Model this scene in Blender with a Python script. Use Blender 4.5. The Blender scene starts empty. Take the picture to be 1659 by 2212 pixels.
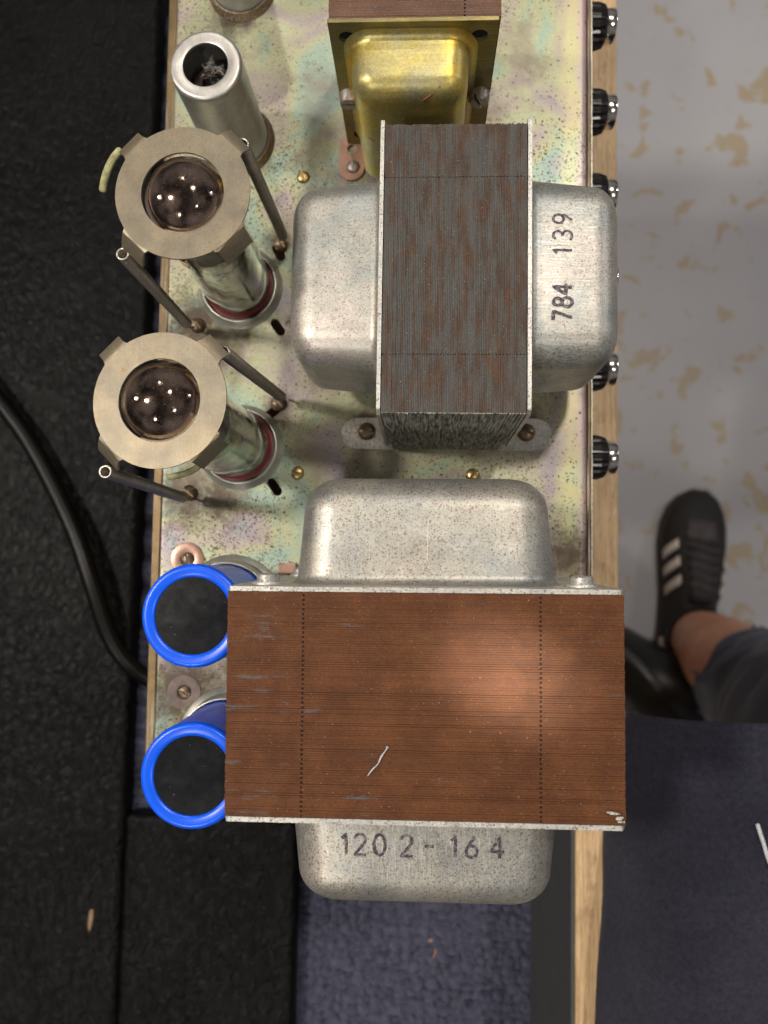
import bpy, bmesh, math, random
from mathutils import Vector, Matrix, noise
from mathutils.bvhtree import BVHTree
random.seed(7)
PI = math.pi
S = 0.01                        # every length below is written in centimetres
scn = bpy.context.scene
COL = scn.collection

# ------------------------------------------------------------------ camera
H = 27.7
F, CX, CY = 1662.0, 829.5, 1106.0
nad = Vector((80.0, -124.0, -F)).normalized()      # straight down, in camera axes
rot = nad.rotation_difference(Vector((0, 0, -1))).to_matrix()
CAMR = Matrix.Rotation(math.radians(1.0), 3, 'Z') @ rot
cd = bpy.data.cameras.new('camera')
cam = bpy.data.objects.new('camera', cd); COL.objects.link(cam)
cam.matrix_world = Matrix.Translation((0, 0, H * S)) @ CAMR.to_4x4()
cd.sensor_fit = 'VERTICAL'; cd.sensor_height = 24; cd.sensor_width = 18
cd.lens = F / 2212 * 24
cd.clip_start = 0.005; cd.clip_end = 30
cd.dof.use_dof = True; cd.dof.focus_distance = 0.215; cd.dof.aperture_fstop = 9.0
scn.camera = cam

def P(px, py, z):
    """point of the place, at height z (cm), seen in that direction"""
    r = CAMR @ Vector((px - CX, -(py - CY), -F))
    t = (z - H) / r.z
    return Vector((r.x * t, r.y * t, z))

# ------------------------------------------------------------------ light
w = bpy.data.worlds.new('World'); scn.world = w; w.use_nodes = True
wt = w.node_tree
bg = wt.nodes['Background']
_tc = wt.nodes.new('ShaderNodeTexCoord'); _nz = wt.nodes.new('ShaderNodeTexNoise'); _nz.inputs['Scale'].default_value = 1.6; _nz.inputs['Detail'].default_value = 3
_rp = wt.nodes.new('ShaderNodeValToRGB'); _e = _rp.color_ramp.elements
_e[0].position = .38; _e[0].color = (.10, .085, .08, 1); _e[1].position = .66; _e[1].color = (1.0, .93, .86, 1)
wt.links.new(_tc.outputs['Generated'], _nz.inputs['Vector']); wt.links.new(_nz.outputs['Fac'], _rp.inputs[0]); wt.links.new(_rp.outputs[0], bg.inputs[0])
bg.inputs[1].default_value = 0.19
scn.view_settings.view_transform = 'Standard'; scn.view_settings.look = 'None'
scn.view_settings.exposure = 0.0; scn.view_settings.gamma = 1
def lamp(name, loc, power, radius, col=(1, .93, .84), target=(0, 2, 0)):
    d = bpy.data.lights.new(name, 'AREA'); d.shape = 'DISK'; d.size = radius * 2 * S
    d.energy = power; d.color = col
    o = bpy.data.objects.new(name, d); COL.objects.link(o)
    o.location = Vector(loc) * S
    o.rotation_euler = (Vector(target) - Vector(loc)).to_track_quat('-Z', 'Y').to_euler()
    return o
lamp('ceiling_lamp', (-180, 25, 285), 60, 16)
lamp('ceiling_lamp', (70, 135, 300), 36, 12)
lamp('ceiling_lamp', (-105, -205, 290), 26, 11)
lamp('ceiling_lamp', (140, -85, 300), 13, 9)
lamp('ceiling_lamp', (-68, 270, 290), 14, 9)
lamp('ceiling_lamp', (-300, 60, 180), 17, 13, (1, .88, .74))
lamp('ceiling_lamp', (260, 120, 160), 10, 8, (.95, .96, 1), (140, 60, -100))  # added fill, aimed to brighten the floor on the right
def spot(name, loc, target, power, cone, blend, radius, col=(1, .92, .82)):
    d = bpy.data.lights.new(name, 'SPOT'); d.energy = power; d.spot_size = math.radians(cone)
    d.spot_blend = blend; d.shadow_soft_size = radius * S; d.color = col
    o = bpy.data.objects.new(name, d); COL.objects.link(o)
    o.location = Vector(loc) * S
    o.rotation_euler = (Vector(target) - Vector(loc)).to_track_quat('-Z', 'Y').to_euler()
    return o
spot('spot_lamp', (60, -30, 180), P(1035, 1435, 8.3), 130, .95, 1.0, .5)  # added spots, they make the bright patch on the front core
spot('spot_lamp', (62, -28, 180), P(1100, 1462, 8.3), 150, 1.0, 1.0, .5)
spot('spot_lamp', (64, -30, 180), P(1165, 1490, 8.3), 110, .9, 1.0, .5)

# ------------------------------------------------------------------ nodes
def lin(r, g, b):
    f = lambda c: (c / 255 / 12.92) if c <= 10 else ((c / 255 + .055) / 1.055) ** 2.4
    return (f(r), f(g), f(b), 1)
class NT:
    def __init__(s, name):
        s.m = bpy.data.materials.new(name); s.m.use_nodes = True
        s.t = s.m.node_tree; s.b = s.t.nodes['Principled BSDF']
        tc = s.t.nodes.new('ShaderNodeTexCoord')
        mp = s.t.nodes.new('ShaderNodeMapping'); mp.inputs['Scale'].default_value = (100, 100, 100)
        s.t.links.new(tc.outputs['Object'], mp.inputs['Vector']); s.co = mp.outputs[0]
    def L(s, a, b): s.t.links.new(a, b)
    def setv(s, sock, v):
        if hasattr(v, 'is_output') or isinstance(v, bpy.types.NodeSocket): s.L(v, sock)
        else: sock.default_value = v
    def scale(s, vec, off=(0, 0, 0), rotz=0):
        n = s.t.nodes.new('ShaderNodeMapping'); n.inputs['Scale'].default_value = vec
        n.inputs['Location'].default_value = off; n.inputs['Rotation'].default_value = (0, 0, rotz)
        s.L(s.co, n.inputs['Vector']); return n.outputs[0]
    def noise(s, sc, detail=3, rough=.55, co=None, dist=0, col=False):
        n = s.t.nodes.new('ShaderNodeTexNoise'); n.inputs['Scale'].default_value = sc
        n.inputs['Detail'].default_value = detail; n.inputs['Roughness'].default_value = rough
        n.inputs['Distortion'].default_value = dist
        s.L(co or s.co, n.inputs['Vector']); return n.outputs['Color' if col else 'Fac']
    def dots(s, sc, off, size, dens_sock=None, base=.5):
        co = s.scale((1, 1, 1), off)
        v = s.t.nodes.new('ShaderNodeTexVoronoi'); v.inputs['Scale'].default_value = sc; s.L(co, v.inputs['Vector'])
        sx = s.t.nodes.new('ShaderNodeSeparateColor'); s.L(v.outputs['Color'], sx.inputs[0])
        rad = s.math('MULTIPLY', s.math('POWER', sx.outputs[0], 2.0), size)
        wob = s.math('MULTIPLY_ADD', s.noise(sc*2.2, 2, .6, co), .22); s.t.nodes[-1].inputs[2].default_value = -.11
        q = s.math('SUBTRACT', rad, s.math('ADD', v.outputs['Distance'], wob))
        d = s.ramp(s.math('MULTIPLY_ADD', q, 4.0), [(.5, 0.0), (.75, 1.0)]); 
        s.t.nodes[-2].inputs[2].default_value = .5
        if dens_sock is not None:
            g = s.math('GREATER_THAN', dens_sock, sx.outputs[1]); d = s.math('MULTIPLY', d, g)
        return d
    def voro(s, sc, co=None, feature='F1', out='Distance', rnd=1):
        n = s.t.nodes.new('ShaderNodeTexVoronoi'); n.feature = feature; n.inputs['Scale'].default_value = sc
        n.inputs['Randomness'].default_value = rnd
        s.L(co or s.co, n.inputs['Vector']); return n.outputs[out]
    def ramp(s, fac, stops, interp='LINEAR'):
        n = s.t.nodes.new('ShaderNodeValToRGB'); e = n.color_ramp.elements; n.color_ramp.interpolation = interp
        while len(e) < len(stops): e.new(.5)
        for k, (p, c) in enumerate(stops):
            e[k].position = p
            e[k].color = c if isinstance(c, tuple) else (c, c, c, 1)
        s.L(fac, n.inputs[0]); return n.outputs[0]
    def mix(s, fac, a, b, mode='MIX'):
        n = s.t.nodes.new('ShaderNodeMix'); n.data_type = 'RGBA'; n.blend_type = mode
        s.setv(n.inputs[0], fac); s.setv(n.inputs[6], a); s.setv(n.inputs[7], b); return n.outputs[2]
    def math(s, op, a, b=0.0, clamp=False):
        n = s.t.nodes.new('ShaderNodeMath'); n.operation = op; n.use_clamp = clamp
        s.setv(n.inputs[0], a); s.setv(n.inputs[1], b); return n.outputs[0]
    def bump(s, h, strength=.3, dist=.02, prev=None):
        n = s.t.nodes.new('ShaderNodeBump'); n.inputs['Strength'].default_value = strength
        n.inputs['Distance'].default_value = dist * S
        s.L(h, n.inputs['Height'])
        if prev: s.L(prev, n.inputs['Normal'])
        return n.outputs[0]
    def attr(s, name):
        n = s.t.nodes.new('ShaderNodeAttribute'); n.attribute_name = name; return n.outputs['Fac']
    def sepxyz(s, co=None):
        n = s.t.nodes.new('ShaderNodeSeparateXYZ'); s.L(co or s.co, n.inputs[0]); return n.outputs
    def out(s, col=None, rough=None, metal=None, normal=None, **k):
        b = s.b
        if col is not None: s.setv(b.inputs['Base Color'], col)
        if rough is not None: s.setv(b.inputs['Roughness'], rough)
        if metal is not None: s.setv(b.inputs['Metallic'], metal)
        if normal is not None: s.L(normal, b.inputs['Normal'])
        for kk, v in k.items(): s.setv(b.inputs[kk.replace('_', ' ')], v)
        return s.m

def simple(name, col, rough=.5, metal=0.0, bump=None, var=0.0, vs=3, **k):
    n = NT(name)
    c = col
    if var:
        f = n.ramp(n.noise(vs, 4, .6), [(.3, 1 - var), (.7, 1 + var)])
        c = n.mix(1.0, col, f, 'MULTIPLY')
    nm = None
    if bump: nm = n.bump(n.noise(bump[0], 4, .6), bump[1], bump[2])
    return n.out(c, rough, metal, nm, **k)

GRIME_SHADE = [(P(a, b, 0).x, P(a, b, 0).y, r) for a, b, r in ((425, 700, 2.2), (455, 745, 2.2), (405, 1068, 2.3), (470, 1075, 1.8), (400, 1495, 3.0), (606, 528, 1.1), (600, 885, 1.0), (500, 35, 1.4), (800, 915, 1.2), (1145, 915, 1.0), (1225, 1200, 1.6), (370, 740, 1.6), (520, 700, 1.3))]  # grime around screws and sockets, plus cast shade painted by bells and capacitors
def m_chassis():
    n = NT('passivated_zinc')
    a = n.noise(.22, 3, .6, dist=1.2)
    iri = n.ramp(a, [(.30, (.40, .47, .50, 1)), (.38, (.50, .42, .46, 1)), (.44, (.58, .52, .44, 1)), (.51, (.62, .63, .40, 1)),
                     (.58, (.48, .62, .50, 1)), (.66, (.42, .56, .52, 1)), (.76, (.56, .47, .50, 1))])
    fine = n.noise(9, 5, .7)
    c = n.mix(1.0, n.mix(.08, iri, (.45, .45, .40, 1)), (.90, .90, .86, 1), 'MULTIPLY')
    c = n.mix(1.0, c, n.ramp(fine, [(.25, .60), (.75, .96)]), 'MULTIPLY')
    # yellow and pink bands that run along the front bend
    x = n.sepxyz()[0]
    wob = n.math('ADD', x, n.math('MULTIPLY', n.noise(.5, 2), .5))
    band = n.ramp(n.math('MULTIPLY_ADD', wob, .5), [(0, 0.0), (1, 1.0)])
    bb = n.t.nodes.new('ShaderNodeMapRange'); n.L(wob, bb.inputs[0])
    bb.inputs[1].default_value = 5.0; bb.inputs[2].default_value = 6.4
    yb = n.ramp(bb.outputs[0], [(0, 0.0), (.35, .5), (.6, .35), (.8, 0.0)])
    c = n.mix(yb, c, (.68, .60, .30, 1))
    pk = n.ramp(bb.outputs[0], [(.5, 0.0), (.72, .7), (1.0, .4)])
    c = n.mix(pk, c, (.60, .42, .46, 1))
    dens = n.noise(.28, 2, .5, n.scale((1, 1, 1), (3, 9, 2)))
    dn_ = n.ramp(dens, [(.40, .06), (.66, .95)])
    pits = n.math('MAXIMUM', n.dots(19, (5, 1, 2), .72, dn_), n.dots(9.5, (1, 7, 2), .55, n.math('MULTIPLY', dn_, .6)))
    c = n.mix(n.math('MULTIPLY', pits, .9), c, (.10, .07, .05, 1))
    big = n.ramp(n.noise(2.1, 3, .6, n.scale((1, 1, 1), (15, 3, 8))), [(.68, 0.0), (.73, 1.0)])
    c = n.mix(n.math('MULTIPLY', big, .7), c, (.22, .11, .06, 1))
    grime_shade = None
    for (gx, gy, gr) in GRIME_SHADE:
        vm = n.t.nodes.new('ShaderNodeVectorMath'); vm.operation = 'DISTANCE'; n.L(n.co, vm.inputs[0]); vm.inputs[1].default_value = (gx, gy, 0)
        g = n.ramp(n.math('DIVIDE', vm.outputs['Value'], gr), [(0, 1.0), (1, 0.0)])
        grime_shade = g if grime_shade is None else n.math('MAXIMUM', grime_shade, g)
    gm = n.math('ADD', n.math('MULTIPLY', grime_shade, .62), n.math('MULTIPLY', n.noise(2.4, 5, .75), .75))
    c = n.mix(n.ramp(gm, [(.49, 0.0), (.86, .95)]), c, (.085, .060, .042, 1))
    stain = n.ramp(n.noise(.45, 4, .65, n.scale((1, 1, 1), (25, 13, 8))), [(.54, 0.0), (.70, .7)])
    c = n.mix(stain, c, (.24, .20, .15, 1))
    r = n.ramp(fine, [(.2, .34), (.8, .52)])
    r = n.mix(pits, r, (.8, .8, .8, 1))
    return n.out(c, r, n.math('MULTIPLY_ADD', pits, -.4), n.bump(n.noise(3, 5, .6), .10, .05)) , n
def fin(mn):
    m, n = mn
    for nd in n.t.nodes:
        pass
    return m
M = {}
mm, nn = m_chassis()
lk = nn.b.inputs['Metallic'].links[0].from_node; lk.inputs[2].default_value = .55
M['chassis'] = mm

def m_bell(name, base, tint, spk=.6, axis='y', warm=(.20, .13, .09, 1), rough=(.36, .52), dens=0.0, streak=.25, metal=.62, fc=(.66, 1.2)):
    n = NT(name)
    a = n.noise(.45, 3, .6, dist=.6)
    c = n.ramp(a, [(.32, tint[0]), (.5, base), (.68, tint[1])])
    fine = n.noise(14, 5, .75)
    c = n.mix(1.0, c, n.ramp(fine, [(.28, fc[0]), (.72, fc[1])]), 'MULTIPLY')
    c = n.mix(1.0, c, n.ramp(n.noise(1.1, 4, .7), [(.3, .78), (.7, 1.12)]), 'MULTIPLY')
    sc = (30, .6, 30) if axis == 'y' else (.6, 30, 30)
    st = n.noise(1.0, 2, .5, n.scale(sc))
    stm = n.ramp(n.noise(.5, 2, .5, n.scale((.35, .35, .35), (7, 1, 3))), [(.45, 0.0), (.62, 1.0)])
    c = n.mix(n.math('MULTIPLY', stm, n.ramp(st, [(.5, 0.0), (.68, streak * 1.6)])), c, (.86, .85, .82, 1))
    dn = n.noise(.5, 2, .5, n.scale((1, 1, 1), (4, 2, 9)))
    dq = n.ramp(dn, [(.34 - dens*3, .1), (.66 - dens*3, .95)])
    sm = n.math('MAXIMUM', n.dots(24, (2, 5, 1), .68, dq), n.dots(12, (9, 3, 4), .45, dq))
    c = n.mix(n.math('MULTIPLY', sm, spk), c, warm)
    big = n.ramp(n.noise(3.2, 3, .6, n.scale((1, 1, 1), (15, 3, 8))), [(.70, 0.0), (.75, 1.0)])
    c = n.mix(n.math('MULTIPLY', big, .6), c, (.25, .12, .06, 1))
    r = n.ramp(fine, [(.2, rough[0]), (.8, rough[1])])
    nm = n.bump(st, .08, .02, n.bump(n.noise(12, 4, .7), .22, .02))
    return n.out(c, r, metal, nm)
M['bell'] = m_bell('dull_zinc', (.50, .485, .43, 1), ((.40, .41, .40, 1), (.58, .53, .46, 1)), spk=.7, dens=.035, metal=.7)
M['bell_x'] = m_bell('dull_zinc_across', (.50, .49, .44, 1), ((.38, .42, .42, 1), (.58, .53, .48, 1)), axis='x', spk=.6, dens=.02, metal=.7)
M['gold'] = m_bell('yellow_passivated_steel', (.56, .47, .16, 1), ((.46, .43, .26, 1), (.78, .50, .04, 1)), spk=.3,
                   axis='x', rough=(.32, .46), dens=-.02, streak=.1, warm=(.45, .30, .06, 1), metal=.75)

M['gold_plate'] = m_bell('olive_passivated_plate', (.30, .25, .09, 1), ((.22, .19, .09, 1), (.42, .33, .08, 1)), spk=.3, axis='x', rough=(.34, .46), streak=.1, warm=(.2, .13, .04, 1), metal=.7)
def m_lam(name, rust, grey, greyamt, along, patch=1.0, dark=1.0, y_reflect=None, leftx=None):
    n = NT(name)
    rnd = n.attr('lam')
    sc = (.8, 3.5, 2) if along == 'x' else (3.4, .8, 2)
    p = n.noise(patch, 5, .65, n.scale(sc))
    p2 = n.math('ADD', p, n.math('MULTIPLY', rnd, .16))
    if leftx is not None:
        p2 = n.math('ADD', p2, n.ramp(n.math('MULTIPLY_ADD', n.sepxyz()[0], .18), [(0, 0.0), (.22, .0), (.45, .10), (1, .10)]))
        [q for q in n.t.nodes if q.type == 'MATH' and q.operation == 'MULTIPLY_ADD'][-1].inputs[2].default_value = .95
    g = n.ramp(p2, [(greyamt - .09, 1.0), (greyamt + .06, 0.0)])
    fine = n.noise(16, 4, .7)
    r = n.mix(n.ramp(n.noise(1.4, 4, .6), [(.35, 0.0), (.7, 1.0)]), rust[0], rust[1])
    c = n.mix(n.math('MULTIPLY', g, .8), r, grey)
    c = n.mix(1.0, c, n.ramp(rnd, [(0, .90 * dark), (1, 1.06 * dark)]), 'MULTIPLY')
    c = n.mix(1.0, c, n.ramp(fine, [(.25, .6), (.75, 1.35)]), 'MULTIPLY')
    if y_reflect is not None:  # chassis reflection painted as pale streaks on the south face
        yy = n.sepxyz()[1]; wm = n.math('LESS_THAN', yy, y_reflect)
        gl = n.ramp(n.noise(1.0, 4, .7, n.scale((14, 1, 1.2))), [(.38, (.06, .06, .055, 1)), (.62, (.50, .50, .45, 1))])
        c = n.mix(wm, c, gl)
    spark = n.ramp(n.noise(26, 1, .5, n.scale((1, 1, 1), (5, 7, 3))), [(.74, 0.0), (.78, .6)])
    c = n.mix(spark, c, (.75, .55, .40, 1))
    return n.out(c, n.ramp(fine, [(.2, .45), (.8, .75)]), n.math('MULTIPLY', g, .4), n.bump(n.noise(22, 3, .7), .35, .02), Specular_IOR_Level=.22)
M['lam_big'] = m_lam('rusty_laminations', ((.098, .034, .012, 1), (.142, .052, .018, 1)), (.15, .165, .17, 1), .455, 'x', leftx=1)
M['lam_top'] = m_lam('brown_laminations', ((.14, .075, .05, 1), (.18, .10, .07, 1)), (.10, .09, .09, 1), .45, 'x', 1.0)
M['dark'] = simple('dark_gap', (.012, .010, .009, 1), .9)
M['dark_rust'] = simple('dark_rust_gap', (.022, .012, .008, 1), .9)
M['edge'] = m_bell('plate_edge_steel', (.62, .61, .57, 1), ((.50, .50, .46, 1), (.66, .62, .55, 1)), spk=.8, dens=.03, metal=.5)
M['rim'] = m_bell('brown_gold_edge', (.20, .135, .06, 1), ((.13, .09, .05, 1), (.28, .20, .10, 1)), spk=.5, metal=.6)
M['nickel'] = m_bell('tarnished_nickel', (.26, .225, .165, 1), ((.20, .178, .135, 1), (.33, .27, .18, 1)), spk=.35, rough=(.42, .50), streak=.02, metal=.7, fc=(.90, 1.07))
M['shield'] = m_bell('aluminium_can', (.62, .60, .56, 1), ((.54, .52, .49, 1), (.66, .63, .60, 1)), spk=.12, rough=(.33, .45), streak=.1, metal=.8, fc=(.85, 1.08))
M['brass'] = simple('old_brass', (.42, .30, .13, 1), .32, .9, (20, .2, .02), .25, 6)
M['dark_brass'] = simple('tarnished_screw', (.20, .15, .10, 1), .4, .8, (20, .2, .02), .3, 6)
M['steelscrew'] = simple('dull_steel_screw', (.34, .30, .27, 1), .42, .7, (25, .3, .02), .25, 8)
M['spring'] = simple('spring_steel', (.38, .34, .29, 1), .36, .85, None, .15, 4)
M['spring_end'] = simple('bright_spring_end', (.6, .56, .50, 1), .35, .9)
M['copper'] = simple('pink_varnished_lug', (.46, .27, .20, 1), .30, .35, (10, .15, .02), .2, 3)
M['dull_washer'] = simple('grimy_washer', (.20, .15, .13, 1), .6, .3, (10, .15, .02), .3, 3)  # shade on the lower washer put into its colour; sockets share it
M['blue'] = simple('blue_pvc_sleeve', (.0, .11, .95, 1), .30, 0, (4, .05, .02), .08, 2)
def m_disc():
    n = NT('black_plastic_disc')
    sm = n.noise(1.6, 5, .65, dist=.4)
    c = n.ramp(sm, [(.3, (.008, .0085, .010, 1)), (.9, (.014, .0145, .017, 1))])
    dust = n.ramp(n.noise(13, 1, .5), [(.76, 0.0), (.82, .4)])
    c = n.mix(dust, c, (.35, .35, .35, 1))
    return n.out(c, n.ramp(sm, [(.2, .14), (.9, .30)]), 0, n.bump(n.noise(8, 3), .04, .02), Specular_IOR_Level=.35)
M['disc'] = m_disc()
M['can'] = simple('clamp_metal', (.50, .50, .44, 1), .35, .75, (6, .1, .02), .25, 1.2)
M['knob'] = simple('black_knob', (.012, .009, .009, 1), .28, 0, (8, .1, .02), .4, 5)
M['chrome'] = simple('knob_cap_metal', (.75, .72, .66, 1), .16, 1.0)
def m_getter():
    n = NT('getter_mirror')
    d = n.ramp(n.noise(24, 2, .6), [(.66, 0.0), (.74, 1.0)])
    sc = n.ramp(n.noise(1.4, 4, .7), [(.4, .07), (.75, .20)])
    c = n.mix(n.math('MULTIPLY', d, .5), (.50, .35, .29, 1), (.8, .74, .68, 1))
    return n.out(c, n.mix(d, sc, (.4, .4, .4, 1)), 1.0, None, Coat_Weight=.15, Coat_Roughness=.25, Coat_IOR=1.5)
M['getter'] = m_getter()
def m_silver():
    n = NT('silvered_glass_side')
    c = n.ramp(n.noise(.9, 3, .6, dist=.8), [(.35, (.16, .15, .14, 1)), (.5, (.72, .75, .70, 1)), (.7, (.92, .92, .86, 1))])
    return n.out(c, n.ramp(n.noise(1.5, 3), [(.3, .04), (.7, .16)]), 1.0, n.bump(n.noise(.9, 4, .6), .35, .2))
M['silver'] = m_silver()
M['red'] = simple('red_print', (.30, .02, .035, 1), .3, .2, None, .3, 2)
M['innards'] = simple('tube_plate', (.07, .075, .075, 1), .4, .6, None, .5, 2)
M['mica'] = simple('mica_disc', (.42, .42, .38, 1), .35, .1, None, .2, 3)
M['paper'] = simple('fibre_strip', (.42, .40, .20, 1), .7, 0, (12, .4, .03), .45, 5)
M['fluff'] = simple('dust_fluff', (.45, .43, .40, 1), .9, 0)
def m_glass():
    n = NT('tube_glass')
    n.out((.93, .97, .95, 1), .02, 0, n.bump(n.noise(.8, 3), .12, .1))
    n.b.inputs['Transmission Weight'].default_value = 1.0
    n.b.inputs['IOR'].default_value = 1.12
    n.b.inputs['Coat Weight'].default_value = .8
    n.b.inputs['Coat Roughness'].default_value = .03
    return n.m
M['glass'] = m_glass()
def m_vinyl():
    n = NT('black_grained_vinyl')
    wr = n.noise(1.5, 3, .55, n.scale((1.2, .8, 1)), dist=1.4)
    cell = n.voro(2.4, n.scale((1.2, .8, 1)))
    h = n.math('ADD', wr, n.math('MULTIPLY', cell, .25))
    c = n.ramp(n.noise(.15, 3), [(.35, (.0028, .0028, .003, 1)), (.7, (.006, .0058, .0055, 1))])
    worn = n.ramp(n.noise(1.3, 6, .8, n.scale((2, 1, 1), (9, 9, 9))), [(.68, 0.0), (.78, .5)])
    c = n.mix(worn, c, (.07, .065, .06, 1))
    c = n.mix(1.0, c, n.ramp(h, [(.35, .6), (.8, 1.3)]), 'MULTIPLY')  # crease shade of the grain put into the colour
    return n.out(c, .36, 0, n.bump(h, .65, .22), Specular_IOR_Level=.085)
M['vinyl'] = m_vinyl()
def m_rug():
    n = NT('navy_ribbed_carpet')
    d = n.noise(1.3, 2, .5, dist=.4)
    c = n.ramp(n.noise(2.6, 3, .6), [(.3, (.020, .021, .034, 1)), (.7, (.046, .046, .072, 1))])
    c = n.mix(1.0, c, n.ramp(n.attr('lam'), [(.15, .3), (.85, 2.0)]), 'MULTIPLY')  # small pile shadows put into the colour: hollows darker, tips lighter
    return n.out(c, .95, 0, n.bump(n.noise(12, 3), .5, .06), Specular_IOR_Level=.1, Sheen_Weight=.2)
M['rug'] = m_rug()
def m_wood():
    n = NT('pale_plywood_edge')
    g = n.noise(1.0, 5, .6, n.scale((9, .35, 3)), dist=.6)
    c = n.ramp(g, [(.3, (.40, .25, .13, 1)), (.5, (.58, .39, .21, 1)), (.7, (.68, .49, .28, 1))])
    st = n.ramp(n.noise(.6, 4, .6, n.scale((2, 1, 1), (4, 4, 4))), [(.58, 0.0), (.72, .55)])
    c = n.mix(st, c, (.17, .09, .05, 1))
    fl = n.ramp(n.noise(4, 4, .6, n.scale((4, .5, 1))), [(.35, .85), (.65, 1.1)])
    c = n.mix(1.0, c, fl, 'MULTIPLY')
    return n.out(c, .55, 0, n.bump(g, .2, .03))
M['wood'] = m_wood()
M['black_paint'] = simple('black_satin_paint', (.055, .055, .055, 1), .55, 0, (3, .1, .04), .15, 1)
M['black_rubber'] = simple('black_cable_rubber', (.003, .0028, .0026, 1), .34, 0, None, 0, 3, Specular_IOR_Level=.22)
M['black_case'] = simple('black_cloth_case', (.002, .002, .0022, 1), .95, 0, (14, .4, .05), .2, 2, Specular_IOR_Level=.1)
def m_floor():
    n = NT('stained_grey_concrete')
    b = n.noise(.03, 4, .6)
    c = n.ramp(b, [(.3, (.36, .355, .385, 1)), (.7, (.42, .415, .44, 1))])
    st = n.math('ADD', n.noise(.20, 6, .60, dist=.4), n.math('MULTIPLY', n.noise(.035, 2, .5, n.scale((1, 1, 1), (3, 1, 1))), .35))
    s = n.ramp(st, [(.735, 0.0), (.765, 1.0)])
    tone = n.ramp(n.noise(.06, 2), [(.4, (.36, .27, .18, 1)), (.6, (.36, .29, .18, 1))])
    c = n.mix(n.math('MULTIPLY', s, .85), c, tone)
    s2 = n.ramp(n.noise(.55, 3, .5), [(.70, 0.0), (.76, .35)])
    c = n.mix(s2, c, (.30, .27, .23, 1))
    return n.out(c, .42, 0, n.bump(n.noise(.5, 4), .05, .1))
M['floor'] = m_floor()
def m_cloth(name, c0, c1, rib=9):
    n = NT(name)
    f = n.noise(rib, 3, .6, n.scale((2.5, .8, 1)))
    c = n.ramp(n.noise(5, 5, .8), [(.3, c0), (.7, c1)])
    wv = n.noise(.25, 3, .5)
    c = n.mix(1.0, c, n.ramp(wv, [(.3, .8), (.7, 1.2)]), 'MULTIPLY')
    return n.out(c, .95, 0, n.bump(f, .3, .03), Specular_IOR_Level=.1, Sheen_Weight=.15)
M['shirt'] = m_cloth('navy_jersey', (.015, .015, .024, 1), (.034, .033, .050, 1))
M['denim'] = m_cloth('dark_denim', (.012, .018, .045, 1), (.035, .045, .09, 1), 4)
M['fray'] = simple('denim_fray', (.06, .10, .22, 1), .9)
def m_skin():
    n = NT('skin')
    c = n.ramp(n.noise(.25, 4, .6), [(.3, (.46, .20, .13, 1)), (.7, (.58, .31, .21, 1))])
    return n.out(c, .5, 0, n.bump(n.noise(3, 4), .1, .05), Subsurface_Weight=.15, Subsurface_Scale=.004)
M['skin'] = m_skin()
M['suede'] = simple('black_suede', (.016, .015, .016, 1), .75, 0, (2, .3, .1), .3, .8)
M['toe'] = simple('grey_toe_suede', (.06, .05, .055, 1), .8, 0, (2, .3, .1), .3, .8)
M['stripe'] = simple('white_leather', (.62, .55, .50, 1), .5)
M['gum'] = simple('dark_rubber_sole', (.035, .022, .016, 1), .6)
M['blackmetal'] = simple('black_metal_leg', (.012, .012, .012, 1), .35, .2)
M['greymetal'] = simple('grey_metal_strip', (.10, .10, .11, 1), .4, .4)
M['ink'] = None
def m_ink():
    n = NT('purple_black_ink')
    f = n.noise(11, 3, .6)
    c = n.ramp(f, [(.45, (.045, .032, .05, 1)), (.72, (.30, .27, .27, 1))])
    return n.out(c, .5, .1)
M['ink'] = m_ink()
M['cordw'] = simple('white_cord', (.55, .55, .60, 1), .8, 0, (20, .5, .05), .3, 20)
M['shaving'] = simple('orange_wood_shaving', (.60, .28, .13, 1), .6)
M['splint'] = simple('bare_chipboard_wear', (.26, .17, .09, 1), .7, 0, (8, .5, .05), .5, 8)

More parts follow.
